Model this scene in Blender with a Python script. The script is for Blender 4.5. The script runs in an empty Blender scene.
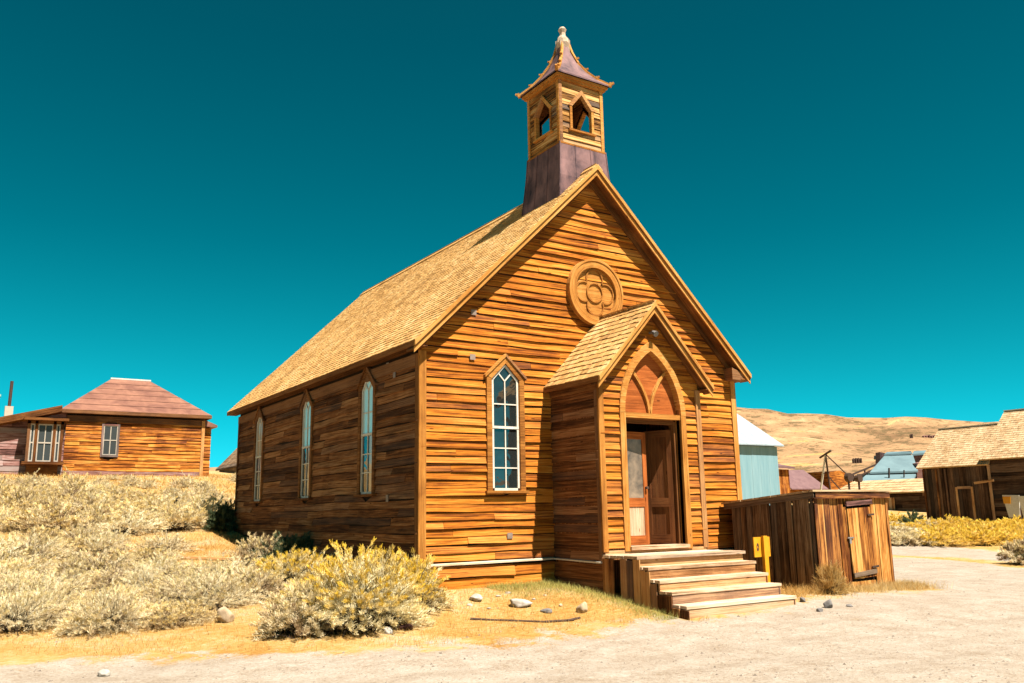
import bpy, math, random
import numpy as np
from mathutils import Vector, Matrix
random.seed(7); RS=np.random.RandomState(11)
scene=bpy.context.scene; COL=scene.collection
V=Vector
R=math.radians
def rnd(a,b): return random.uniform(a,b)

# ------------------------------------------------------------------ camera
CAM=V((-6.5958,-13.16,0.8244)); YAW,PIT,ROL,FPX=-0.57247,0.19512,-0.016497,863.57
Fw=V((-math.sin(YAW)*math.cos(PIT),math.cos(YAW)*math.cos(PIT),math.sin(PIT)))
r0=V((math.cos(YAW),math.sin(YAW),0)); u0=r0.cross(Fw)
Rt=r0*math.cos(ROL)+u0*math.sin(ROL); Up=-r0*math.sin(ROL)+u0*math.cos(ROL)
cd=bpy.data.cameras.new('camera'); cam=bpy.data.objects.new('camera',cd); COL.objects.link(cam)
cd.sensor_width=36; cd.lens=FPX/1024*36; cd.clip_end=6000; cd.clip_start=.1
M=Matrix.Identity(4)
for i in range(3):
    M[i][0]=Rt[i]; M[i][1]=Up[i]; M[i][2]=-Fw[i]; M[i][3]=CAM[i]
cam.matrix_world=M; scene.camera=cam

# ------------------------------------------------------------------ object helpers
def tag(o,label=None,cat=None,group=None,kind=None):
    if label: o['label']=label
    if cat: o['category']=cat
    if group: o['group']=group
    if kind: o['kind']=kind
    return o
def empty(name,loc,label,cat,group=None):
    o=bpy.data.objects.new(name,None); COL.objects.link(o); o.location=loc; o.empty_display_size=.2
    return tag(o,label,cat,group)
class MB:
    """collects faces with per-face tone and per-corner uv"""
    def __init__(s): s.v=[];s.f=[];s.t=[];s.uv=[];s.mi=[]
    def face(s,pts,tone=None,uvs=None,mi=0):
        b=len(s.v); s.v+= [tuple(p) for p in pts]; s.f.append(tuple(range(b,b+len(pts))))
        s.t.append(tone or (.5,.5,.5)); s.mi.append(mi)
        s.uv+= uvs if uvs else [(p[0]+p[1],p[2]) for p in pts]
    def hexa(s,c,tone=None,ax=None,mi=0,skip=()):
        # c: 8 corners, index = i + 2j + 4k ; ax = index of long axis (0,1,2)
        c=[V(p) for p in c]
        if tone is None: tone=(rnd(0,1),rnd(0,1),rnd(0,1))
        e=[(c[1]-c[0]).length,(c[2]-c[0]).length,(c[4]-c[0]).length]
        if ax is None: ax=e.index(max(e))
        ou,ov=rnd(0,50),rnd(0,50)
        def uvof(idx):
            k=[(idx>>q)&1 for q in range(3)]
            o=[q for q in range(3) if q!=ax]
            return (ou+k[ax]*e[ax], ov+k[o[0]]*e[o[0]]+k[o[1]]*e[o[1]])
        for n,q in enumerate(((0,2,3,1),(4,5,7,6),(0,1,5,4),(2,6,7,3),(0,4,6,2),(1,3,7,5))):
            if n in skip: continue
            s.face([c[i] for i in q],tone,[uvof(i) for i in q],mi)
    def box(s,x0,x1,y0,y1,z0,z1,tone=None,mi=0,ax=None):
        s.hexa([(x,y,z) for z in (z0,z1) for y in (y0,y1) for x in (x0,x1)],tone,ax,mi)
    def beam(s,p0,p1,w,h,side=None,tone=None,mi=0):
        """box from p0 to p1; w along side, h along the third axis, centred"""
        p0=V(p0);p1=V(p1);d=(p1-p0).normalized()
        side=V(side) if side is not None else (V((0,0,1)) if abs(d.z)<.9 else V((1,0,0)))
        a=(side-d*side.dot(d)).normalized(); b=d.cross(a)
        s.hexa([p+a*(i*w/2)+b*(j*h/2) for j in (-1,1) for i in (-1,1) for p in (p0,p1)],tone,0,mi)
    def prism(s,poly,off,tone=None,mi=0):
        """poly: coplanar 3d points, extruded by off"""
        poly=[V(p) for p in poly]; off=V(off)
        if tone is None: tone=(rnd(0,1),rnd(0,1),rnd(0,1))
        n=V((0,0,0))
        for i in range(len(poly)): n+=poly[i].cross(poly[(i+1)%len(poly)])
        if n.dot(off)<0: poly=poly[::-1]
        ou=rnd(0,50)
        def uv(p): return (ou+p.x+p.y,p.z)
        top=[p+off for p in poly]
        s.face(top,tone,[uv(p) for p in top],mi); s.face(poly[::-1],tone,[uv(p) for p in poly[::-1]],mi)
        for i in range(len(poly)):
            j=(i+1)%len(poly); q=[poly[i],poly[j],top[j],top[i]]
            s.face(q,tone,[uv(p) for p in q],mi)
    def cyl(s,p0,p1,ra,rb,n=10,tone=None,mi=0,cap=True):
        p0=V(p0);p1=V(p1);d=(p1-p0).normalized(); a=d.orthogonal().normalized(); b=d.cross(a)
        if tone is None: tone=(rnd(0,1),rnd(0,1),rnd(0,1))
        A=[p0+(a*math.cos(t)+b*math.sin(t))*ra for t in [2*math.pi*i/n for i in range(n)]]
        B=[p1+(a*math.cos(t)+b*math.sin(t))*rb for t in [2*math.pi*i/n for i in range(n)]]
        for i in range(n):
            j=(i+1)%n; s.face([A[i],A[j],B[j],B[i]],tone,[(0,i*.05),(0,i*.05+.05),((p1-p0).length,i*.05+.05),((p1-p0).length,i*.05)],mi)
        if cap: s.face(A[::-1],tone,None,mi); s.face(B,tone,None,mi)
    def pop(s,name,mats,parent):
        o=s.build(name,mats,parent); s.__init__(); return o
    def build(s,name,mats,parent=None,smooth=False):
        if not isinstance(mats,(list,tuple)): mats=[mats]
        me=bpy.data.meshes.new(name); me.from_pydata(s.v,[],s.f)
        for m in mats: me.materials.append(m)
        at=me.attributes.new('tone','FLOAT_VECTOR','FACE'); at.data.foreach_set('vector',np.array(s.t,dtype=np.float32).ravel())
        uv=me.uv_layers.new(name='uv'); uv.data.foreach_set('uv',np.array(s.uv,dtype=np.float32).ravel())
        if len(mats)>1: me.polygons.foreach_set('material_index',s.mi)
        if smooth: me.polygons.foreach_set('use_smooth',[True]*len(s.f))
        me.update()
        o=bpy.data.objects.new(name,me); COL.objects.link(o)
        if parent is not None:
            o.parent=parent
            # children keep world coordinates of their mesh: shift vertices into parent space
            w=V(parent.get('_w',(0,0,0))) if '_w' in parent else wloc(parent)
            me.transform(Matrix.Translation(-w))
        return o
def wloc(o):
    l=V(o.location); 
    while o.parent: o=o.parent; l+=V(o.location)
    return l
def mesh_np(name,verts,faces,mat,parent=None,attrs=None,smooth=False):
    """verts (n,3), faces (m,k) arrays; attrs name->(n,) float per point"""
    me=bpy.data.meshes.new(name); n=len(verts); m,k=faces.shape
    me.vertices.add(n); me.vertices.foreach_set('co',np.asarray(verts,dtype=np.float32).ravel())
    me.loops.add(m*k); me.loops.foreach_set('vertex_index',faces.astype(np.int32).ravel())
    me.polygons.add(m); me.polygons.foreach_set('loop_start',np.arange(0,m*k,k,dtype=np.int32))
    me.polygons.foreach_set('loop_total',np.full(m,k,dtype=np.int32))
    me.update(calc_edges=True)
    if smooth: me.polygons.foreach_set('use_smooth',[True]*m)
    for a,d in (attrs or {}).items():
        at=me.attributes.new(a,'FLOAT','POINT'); at.data.foreach_set('value',np.asarray(d,dtype=np.float32))
    if mat: me.materials.append(mat)
    o=bpy.data.objects.new(name,me); COL.objects.link(o)
    if parent is not None: o.parent=parent
    return o

# ------------------------------------------------------------------ materials
def newmat(name):
    m=bpy.data.materials.new(name); m.use_nodes=True; nt=m.node_tree; nt.nodes.clear()
    out=nt.nodes.new('ShaderNodeOutputMaterial'); b=nt.nodes.new('ShaderNodeBsdfPrincipled'); nt.links.new(b.outputs[0],out.inputs[0])
    return m,nt,b
class N:
    def __init__(s,nt): s.nt=nt
    def n(s,t,**kw):
        x=s.nt.nodes.new(t)
        for k,v in kw.items(): setattr(x,k,v)
        return x
    def l(s,a,b): s.nt.links.new(a,b)
    def math(s,op,a,b=None,clamp=False):
        x=s.n('ShaderNodeMath',operation=op,use_clamp=clamp)
        for i,q in enumerate((a,b)):
            if q is None: continue
            if isinstance(q,(int,float)): x.inputs[i].default_value=q
            else: s.l(q,x.inputs[i])
        return x.outputs[0]
    def noise(s,vec,scale,detail=4,rough=.6,dist=0):
        x=s.n('ShaderNodeTexNoise'); x.inputs['Scale'].default_value=scale; x.inputs['Detail'].default_value=detail; x.inputs['Roughness'].default_value=rough; x.inputs['Distortion'].default_value=dist
        if vec is not None: s.l(vec,x.inputs['Vector'])
        return x.outputs['Fac']
    def mapping(s,vec,scale):
        x=s.n('ShaderNodeMapping'); x.inputs['Scale'].default_value=scale; s.l(vec,x.inputs['Vector']); return x.outputs[0]
    def ramp(s,f,stops):
        x=s.n('ShaderNodeValToRGB'); e=x.color_ramp.elements
        while len(e)<len(stops): e.new(.5)
        for i,(p,c) in enumerate(stops): e[i].position=p; e[i].color=(*c,1)
        s.l(f,x.inputs[0]); return x.outputs[0]
    def mix(s,f,a,b,mode='MIX'):
        x=s.n('ShaderNodeMix',data_type='RGBA',blend_type=mode)
        for sock,q in ((x.inputs[0],f),(x.inputs[6],a),(x.inputs[7],b)):
            if isinstance(q,(int,float)): sock.default_value=q
            elif isinstance(q,tuple): sock.default_value=(*q,1)
            else: s.l(q,sock)
        return x.outputs[2]
    def bump(s,h,strength,dist=.02):
        x=s.n('ShaderNodeBump'); x.inputs['Strength'].default_value=strength; x.inputs['Distance'].default_value=dist; s.l(h,x.inputs['Height']); return x.outputs[0]
KA=.56
def wood(name,dark,mid,light,grain=26,grey=0,tonew=.55,contrast=1.,rough=.9,spec=.12,bump=.7,stain=.5,patch=.5):
    dark,mid,light=[tuple(x*KA for x in c_) for c_ in (dark,mid,light)]
    m,nt,b=newmat(name); q=N(nt)
    uv=q.n('ShaderNodeUVMap').outputs[0]
    at=q.n('ShaderNodeAttribute',attribute_name='tone'); sp=q.n('ShaderNodeSeparateXYZ'); q.l(at.outputs['Vector'],sp.inputs[0])
    g=q.noise(q.mapping(uv,(.55,grain*1.9,1)),1,6,.68,.25)
    g2=q.noise(q.mapping(uv,(1.6,grain*6,1)),1,3,.6)
    s2=q.noise(q.mapping(uv,(.75,7,1)),1,5,.65,.7)
    kn=q.n('ShaderNodeTexVoronoi',feature='F1'); q.l(q.mapping(uv,(1.6,6,1)),kn.inputs['Vector']); kn.inputs['Scale'].default_value=1
    knot=q.math('LESS_THAN',kn.outputs['Distance'],.07)
    a=q.math('MULTIPLY',q.math('SUBTRACT',g,.5),1.5*contrast)
    a=q.math('ADD',a,q.math('MULTIPLY',q.math('SUBTRACT',s2,.5),1.5*stain))
    a=q.math('ADD',a,q.math('MULTIPLY',q.math('SUBTRACT',g2,.5),.9*contrast))
    a=q.math('ADD',a,q.math('MULTIPLY',q.math('SUBTRACT',sp.outputs[0],.5),tonew))
    oc_=q.n('ShaderNodeTexCoord').outputs['Object']; a=q.math('ADD',a,q.math('MULTIPLY',q.math('SUBTRACT',q.noise(oc_,.9,5,.65,.8),.5),patch*1.6))
    a=q.math('SUBTRACT',a,q.math('MULTIPLY',knot,.4))
    a=q.math('ADD',a,.5,True)
    c=q.ramp(a,[(0.02,tuple(x*.45 for x in dark)),(.25,dark),(.55,mid),(.9,light)])
    if grey>0:
        gm=q.math('MULTIPLY',q.math('GREATER_THAN',sp.outputs[1],.72),grey)
        gm=q.math('MULTIPLY',gm,s2)
        lum=sum(mid)/3
        c=q.mix(gm,c,(lum*1.05,lum*.95,lum*.85))
    # thin dark splits running with the grain
    cr=q.noise(q.mapping(uv,(.55,grain*2.2,1)),1.3,2,.5,.15)
    crack=q.math('LESS_THAN',cr,.33)
    c=q.mix(q.math('MULTIPLY',crack,.75),c,tuple(x*.25 for x in dark))
    q.l(c,b.inputs['Base Color']); b.inputs['Roughness'].default_value=rough; b.inputs['Specular IOR Level'].default_value=spec
    q.l(q.bump(q.math('SUBTRACT',q.math('ADD',g,g2),q.math('MULTIPLY',crack,1.2)),bump,.012),b.inputs['Normal'])
    return m
def plain(name,c1,c2,scale=6,rough=.7,metal=0,spec=.3,bump=.15,streak=(1,1,1)):
    c1=tuple(x*KA for x in c1); c2=tuple(x*KA for x in c2)
    m,nt,b=newmat(name); q=N(nt)
    co=q.n('ShaderNodeTexCoord').outputs['Object']
    f=q.noise(q.mapping(co,streak),scale,5,.65,.4)
    at=q.n('ShaderNodeAttribute',attribute_name='tone'); sp=q.n('ShaderNodeSeparateXYZ'); q.l(at.outputs['Vector'],sp.inputs[0])
    f2=q.math('ADD',q.math('MULTIPLY',q.math('SUBTRACT',f,.5),2.2),q.math('ADD',.5,q.math('MULTIPLY',q.math('SUBTRACT',sp.outputs[0],.5),.3)),True)
    q.l(q.mix(f2,c1,c2),b.inputs['Base Color'])
    b.inputs['Roughness'].default_value=rough; b.inputs['Metallic'].default_value=metal; b.inputs['Specular IOR Level'].default_value=spec
    q.l(q.bump(f,bump,.02),b.inputs['Normal'])
    return m
def glass(name,base,ior=2.1,rough=.04,wave=.25):
    m,nt,b=newmat(name); q=N(nt); b.inputs['Base Color'].default_value=(*base,1); b.inputs['Roughness'].default_value=rough; b.inputs['IOR'].default_value=ior
    co=q.n('ShaderNodeTexCoord').outputs['Object']; q.l(q.bump(q.noise(co,5,1,.5),wave,.01),b.inputs['Normal']); return m

SID=wood('siding_wood',(.24,.062,.008),(.68,.215,.019),(.98,.42,.070),grain=13,grey=.12,tonew=.34,contrast=1.0,stain=.5,patch=.3)
SIDSHADE=wood('shade_toned_weathered_siding',(.12,.042,.013),(.34,.125,.036),(.66,.32,.13),grain=12,grey=.35,tonew=.5,contrast=1.0,stain=.5,patch=.35)  # greyed siding wood, colours darkened to carry the shade of the left wall
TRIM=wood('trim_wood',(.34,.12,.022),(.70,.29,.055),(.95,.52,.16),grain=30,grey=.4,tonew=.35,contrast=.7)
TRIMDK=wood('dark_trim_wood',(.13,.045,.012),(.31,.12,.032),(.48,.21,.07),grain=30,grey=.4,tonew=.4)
BELW=wood('bleached_belfry_wood',(.13,.055,.018),(.56,.25,.055),(.92,.56,.22),grain=13,grey=.6,tonew=.6,contrast=1.2,stain=.9)
SHAKE=wood('cedar_shingle',(.50,.27,.09),(.92,.52,.18),(1.,.78,.40),grain=20,grey=.1,tonew=.26,contrast=.6,rough=.9,spec=.05,patch=.6)
SHAKEP=wood('pale_shake',(.50,.30,.14),(.74,.51,.28),(.92,.72,.46),grain=8,grey=.1,tonew=.28,contrast=.7,rough=.88,spec=.1)
TREAD=wood('worn_tread_wood',(.48,.28,.14),(.95,.65,.42),(1.,.86,.66),grain=26,grey=.4,tonew=.35,contrast=.8)
RISER=wood('riser_wood',(.40,.17,.06),(.84,.45,.19),(1.,.68,.38),grain=24,grey=.4,tonew=.4)
PLANK=wood('side_plank_wood',(.16,.055,.018),(.52,.22,.065),(.82,.45,.18),grain=20,grey=.5,tonew=.7)
SHEDW=wood('shed_plank_wood',(.20,.055,.012),(.64,.25,.048),(.95,.50,.15),grain=9,grey=.1,tonew=.5,contrast=1.2,stain=1.)
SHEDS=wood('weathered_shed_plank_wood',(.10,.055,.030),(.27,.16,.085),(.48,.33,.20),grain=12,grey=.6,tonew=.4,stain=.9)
BARNW=wood('barn_plank_wood',(.055,.028,.016),(.13,.066,.036),(.30,.17,.10),grain=10,grey=.6,tonew=.8)
HOUSEW=wood('house_siding_wood',(.22,.055,.008),(.62,.21,.028),(.88,.42,.09),grain=6,grey=.1,tonew=.45,stain=.9)
HOUSEP=wood('faded_red_paint_siding',(.20,.09,.075),(.40,.20,.17),(.54,.38,.35),grain=6,grey=.9,tonew=.8,stain=1.3)
DOORW=wood('door_wood',(.30,.07,.012),(.62,.17,.035),(.85,.30,.08),grain=30,tonew=.3,contrast=.6,stain=.4)
DOORDK=wood('dark_door_wood',(.16,.05,.015),(.34,.12,.035),(.50,.21,.07),grain=30,tonew=.3,contrast=.6,stain=.4)
SASHG=plain('greyed_sash_paint',(.42,.37,.30),(.66,.58,.48),12,.7)
WHITEP=plain('old_white_paint',(.75,.66,.52),(1.,.94,.82),12,.6)
FINIAL=plain('bleached_finial_wood',(.44,.29,.18),(.85,.66,.48),14,.85)
PATCHM=plain('tin_patch_metal',(.24,.17,.13),(.42,.32,.26),9,.6)
METAL=plain('oxidised_roof_metal',(.028,.02,.032),(.38,.21,.20),3.0,.65,.1,.2,.3,(1,1,.5))
REDMET=plain('faded_red_roof_metal',(.18,.07,.05),(.46,.215,.135),1.1,.6,.1,.3,.1)
BLUEMET=plain('galvanised_metal',(.20,.40,.47),(.32,.52,.58),1.2,.5,.0,.4,.1,(6,6,.4))
BLUEROOF=plain('galvanised_roof_metal',(.33,.40,.43),(.46,.54,.57),1.2,.5,.0,.4,.1,(4,4,1))
DARK=plain('dark_interior',(.02,.013,.008),(.04,.025,.016),3,.95,0,.1)
IRON=plain('rusty_iron',(.06,.035,.025),(.16,.09,.06),20,.7,.3)
YELLOW=plain('yellow_sign_paint',(.95,.36,.008),(1.,.48,.02),10,.5)
BRASSY=plain('pale_plaster',(.60,.50,.38),(.75,.65,.5),5,.8)
MILLR=plain('mill_roof_metal',(.12,.20,.23),(.21,.33,.36),.15,.6,.0,.3,.1)
MILLW=plain('mill_wall_metal',(.07,.17,.20),(.14,.27,.30),.2,.6,.0,.3,.1)
PURPLE=plain('purple_metal_roof',(.17,.085,.09),(.28,.155,.15),2,.6)
GLASS=glass('window_glass',(.012,.016,.016),1.85,.03,.5)
GLASSD=glass('dusty_window_glass',(.035,.04,.04),1.33,.25,.5)
GLASSL=glass('window_glass_painted_sky',(.45,.66,.68),2.2,.05,.1)  # pale curtain and sky reflection, both painted into the pane's base colour
GLASSC=glass('window_glass_curtain',(.42,.33,.24),1.6,.08,.1)
ROCKM=plain('rock',(.50,.36,.22),(.80,.62,.42),7,.9,0,.2,.6)
ROCKG=plain('grey_rock',(.20,.18,.17),(.40,.37,.34),9,.9,0,.2,.6)
ROCKW=plain('white_rock',(.45,.38,.30),(.78,.73,.66),9,.9,0,.2,.6)

# ------------------------------------------------------------------ terrain
ctrl=np.array([(-6.6,-13.2,-.82),(-6,-2.5,-.80),(-2,-6,-.80),(2,-8.6,-.80),(-14,-12,-.8),(4,-3.5,-.79),(7.1,-2.4,-.72),(9.3,-2.4,-.76),(6.2,-3.5,-.72),(7.6,-4.6,-.78),
 (0,0,-.44),(1.3,0,-.45),(2.6,0,-.45),(2.7,-1.4,-.52),(2.7,-2.4,-.66),(0,5.8,-.08),(0,11,.42),(7.8,3,-.5),(7.8,8,-.1),(5,14,.7),(-2.5,2,-.58),(-5,1,-.70),(-2.5,-1,-.72),(1,-2,-.68),
 (-2,32,2.84),(4,32,2.80),(-6,32,2.9),(-15,32,3.3),(-12,10,.5),(-10,2,-.5),(-18,-2,-.6),(10,45,3.5),(0,50,4.3),(-20,55,5),
 (27,18,.1),(20,1,-.72),(14,-5,-.85),(26,-10,-.8),(30,4,-.62),(42,14,-.32),(42,8,-.3),(45,0,-.3),(60,30,.28),(60,10,.2),(20,20,.3),(45,45,2.2),(20,40,2.6),(65,46,1.4),(-10,-30,-.8),(20,-30,-.8),(-40,-10,-.5),(-40,30,3.5),(60,-20,-.3),(90,52,1.0),(85,28,.6),(105,75,1.2),(115,20,.6)],dtype=float)
def tps_fit(P):
    n=len(P); d=np.hypot(P[:,None,0]-P[None,:,0],P[:,None,1]-P[None,:,1])
    K=np.where(d>0,d**2*np.log(d+1e-9),0)+np.eye(n)*.6
    A=np.zeros((n+3,n+3)); A[:n,:n]=K; A[:n,n]=1; A[:n,n+1:]=P[:,:2]; A[n,:n]=1; A[n+1:,:n]=P[:,:2].T
    return np.linalg.solve(A,np.concatenate([P[:,2],[0,0,0]]))
TW=tps_fit(ctrl)
EL=np.array([(-180,1.0),(-60,1.5),(-20,2.4),(2.2,3.02),(13.3,3.1),(25,3.6),(36,5.2),(47.3,6.65),(48.8,6.28),(51.2,5.95),(53.0,5.75),(55.3,5.42),(56.4,5.36),(57.2,5.47),(58,5.36),(59.1,5.0),(60.1,4.9),(62.2,4.74),(63.4,4.66),(75,3.8),(120,2),(180,1)])
def vnoise(x,y,s,seed=0):
    x=x/s+seed*17.3; y=y/s+seed*9.1
    xi=np.floor(x); yi=np.floor(y); fx=x-xi; fy=y-yi; fx=fx*fx*(3-2*fx); fy=fy*fy*(3-2*fy)
    def h(a,b):
        t=np.sin(a*127.1+b*311.7+seed*74.7)*43758.5453; return t-np.floor(t)
    return (h(xi,yi)*(1-fx)+h(xi+1,yi)*fx)*(1-fy)+(h(xi,yi+1)*(1-fx)+h(xi+1,yi+1)*fx)*fy-.5
def sstep(a,b,x): t=np.clip((x-a)/(b-a),0,1); return t*t*(3-2*t)
def height(x,y):
    x=np.asarray(x,dtype=float); y=np.asarray(y,dtype=float); sh=x.shape; x=x.ravel(); y=y.ravel()
    z=np.zeros(len(x)); n=len(ctrl)
    for s in range(0,len(x),20000):
        X=x[s:s+20000]; Y=y[s:s+20000]
        d=np.hypot(X[:,None]-ctrl[None,:,0],Y[:,None]-ctrl[None,:,1])
        z[s:s+20000]=np.where(d>0,d**2*np.log(d+1e-9),0)@TW[:n]+TW[n]+TW[n+1]*X+TW[n+2]*Y
    dx=x-CAM.x; dy=y-CAM.y; r=np.hypot(dx,dy); az=np.degrees(np.arctan2(dx,dy))
    el=np.interp(az,EL[:,0],EL[:,1]); zs=CAM.z+650*np.tan(np.radians(el))
    base=np.interp(az,[-180,-30,2,14,35,50,70,120,180],[-1,2,5.2,5.0,3.0,1.4,.8,0,-1])
    t=np.clip((r-100)/550,0,1.0); far=base+(zs-base)*t**2.5
    far=np.where(r>650,zs-(r-650)*.03,far)
    far+= (vnoise(x,y,60,1)*9+vnoise(x,y,22,2)*3.5+vnoise(x,y,9,3)*1.1)*sstep(260,560,r)*np.where(r>600,.22,1-.78*sstep(480,600,r))
    w=sstep(70,125,r)
    z=np.clip(z,-2,8)*(1-w)+far*w
    z+=(vnoise(x,y,2.3,4)*.07+vnoise(x,y,.6,5)*.036)*(1-sstep(40,80,r))*.8
    return z.reshape(sh)
def hz(x,y): return float(height(np.array([x]),np.array([y]))[0])
def ray(px,py): return Fw+Rt*((px-512)/FPX)-Up*((py-341.5)/FPX)
def gp(px,py):
    """where the line of sight through a photo pixel meets the ground"""
    d=ray(px,py); ts=np.concatenate([np.arange(6,60,.05),np.arange(60,1400,.5)])
    X=CAM.x+d.x*ts; Y=CAM.y+d.y*ts; Z=CAM.z+d.z*ts
    k=np.argmax(Z<height(X,Y)); return V((X[k],Y[k],Z[k]))

def axis(lo,a,b,hi,st,g=1.10):
    c=list(np.arange(a,b,st)); s=st; x=b
    while x<hi: c.append(x); s*=g; x+=s
    c.append(hi); s=st; x=a-st; L=[]
    while x>lo: L.append(x); s*=g; x-=s
    L.append(lo); return np.array(L[::-1]+c)
gx=axis(-1800,-9,13,2200,.13,1.045); gy=axis(-1200,-10,15,2600,.13,1.045)
GX,GY=np.meshgrid(gx,gy); GZ=height(GX,GY)
# path mask: signed distance-like field from polylines drawn in plan
edge=[gp(*q) for q in ((0,668),(110,662),(250,654),(400,650),(520,640),(600,628),(690,617))]
ex=[-60]+[p.x for p in edge]; ey=[edge[0].y+20]+[p.y for p in edge]
# far boundary on the right: behind it grows the brush row
def path_mask(x,y):
    n=vnoise(x,y,1.3,8)*.9+vnoise(x,y,.35,9)*.45+vnoise(x,y,5,10)*1.
    order=np.argsort(ex); yy=np.interp(x,np.array(ex)[order],np.array(ey)[order])
    left=(yy-y)+n*.5                       # >0 in front of the grass edge
    m=np.where(x<2.6,left,0)
    # right part: everything in front of steps/shed and further along the road
    yr=np.interp(x,[2.6,4,5.3,6.3,7,9.6,10.2,11.6,13],[-3.55,-3.6,-3.4,-3.0,-3.05,-3.0,-1.9,.5,5.0])
    m=np.where(x>=2.6,(yr-y)+n*.35,m)
    # dry grass strip inside the road on the right
    # the road on the right runs away along y; a thin dry-grass strip follows it
    xr=np.interp(y,[-40,-5,1.6,3.8,5.2,6.2,12],[19,20.5,21.9,22.9,22.6,21.9,19]); xs_=np.interp(y,[-40,-.8,1,2.3,3,12],[15,17.1,17.95,17.93,17.1,15])
    road=np.minimum((xr-x),(11-y))+n*.4; strip=.75-np.abs(x-xs_)+n*.2
    mr=np.where(strip>0,-strip,road)
    m=np.where(x>11.5,mr,m)
    return m
PM=path_mask(GX,GY); 
nx,ny=len(gx),len(gy)
idx=np.arange(nx*ny).reshape(ny,nx)
Fq=np.stack([idx[:-1,:-1],idx[:-1,1:],idx[1:,1:],idx[1:,:-1]],-1).reshape(-1,4)
verts=np.stack([GX.ravel(),GY.ravel(),GZ.ravel()],1); pm=PM.ravel()
fc=verts[Fq].mean(1); rr=np.hypot(fc[:,0]-CAM.x,fc[:,1]-CAM.y); pmf=pm[Fq].mean(1)
def submesh(name,mask,mat):
    f=Fq[mask]; used=np.unique(f); rm=np.zeros(len(verts),dtype=int); rm[used]=np.arange(len(used))
    return mesh_np(name,verts[used],rm[f],mat,attrs={'path':np.clip(pm[used]*.75+.5,0,1)},smooth=True)
def ground_mat():
    m,nt,b=newmat('earth'); q=N(nt); co=q.n('ShaderNodeTexCoord').outputs['Object']
    pa=q.n('ShaderNodeAttribute',attribute_name='path').outputs['Fac']
    big=q.noise(co,.55,5,.65,.4); med=q.noise(co,2.2,5,.65,.3); fine=q.noise(co,26,4,.75); vf=q.noise(co,90,2,.7)
    stre=q.noise(q.mapping(co,(5,18,5)),1.6,4,.7,.5)
    dirt=q.ramp(q.math('ADD',q.math('MULTIPLY',q.math('SUBTRACT',med,.5),1.1),q.math('ADD',.5,q.math('MULTIPLY',q.math('SUBTRACT',fine,.5),1.7))),[(.1,(.25,.175,.115)),(.42,(.385,.305,.225)),(.6,(.43,.355,.275)),(.9,(.50,.44,.36))])
    mid_=q.noise(co,8,4,.7,.3); rut=q.noise(q.mapping(co,(.25,1.6,1)),1.,4,.6,.6)
    dirt=q.mix(q.math('MULTIPLY',q.math('LESS_THAN',mid_,.45),.22),dirt,(.27,.20,.14)); dirt=q.mix(q.math('MULTIPLY',q.math('LESS_THAN',rut,.46),.22),dirt,(.30,.23,.165))
    vo=q.n('ShaderNodeTexVoronoi'); vo.inputs['Scale'].default_value=14; q.l(co,vo.inputs['Vector'])
    gate=q.math('GREATER_THAN',q.noise(co,5,2,.5),.56)
    dirt=q.mix(q.math('MULTIPLY',q.math('MULTIPLY',q.math('LESS_THAN',vo.outputs['Distance'],.15),gate),.6),dirt,(.16,.11,.08))
    gr=q.ramp(q.math('ADD',q.math('MULTIPLY',stre,.5),q.math('MULTIPLY',big,.5)),[(.36,(.33,.145,.03)),(.45,(.45,.24,.06)),(.53,(.52,.34,.13)),(.60,(.50,.40,.26))])
    gr=q.mix(q.math('MULTIPLY',q.math('LESS_THAN',fine,.38),.35),gr,(.20,.11,.04))
    f=q.math('ADD',pa,q.math('ADD',q.math('MULTIPLY',q.math('SUBTRACT',fine,.5),.9),q.math('MULTIPLY',q.math('SUBTRACT',med,.5),1.8)))
    f=q.ramp(f,[(.36,(0,0,0)),(.64,(1,1,1))])
    q.l(q.mix(1.,q.mix(f,gr,dirt),(.72,.745,.775),'MULTIPLY'),b.inputs['Base Color']); b.inputs['Roughness'].default_value=.95; b.inputs['Specular IOR Level'].default_value=.08
    q.l(q.bump(q.math('ADD',q.math('MULTIPLY',fine,1.),q.math('ADD',q.math('MULTIPLY',vf,.5),q.math('MULTIPLY',med,1.5))),.7,.035),b.inputs['Normal'])
    return m
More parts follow.
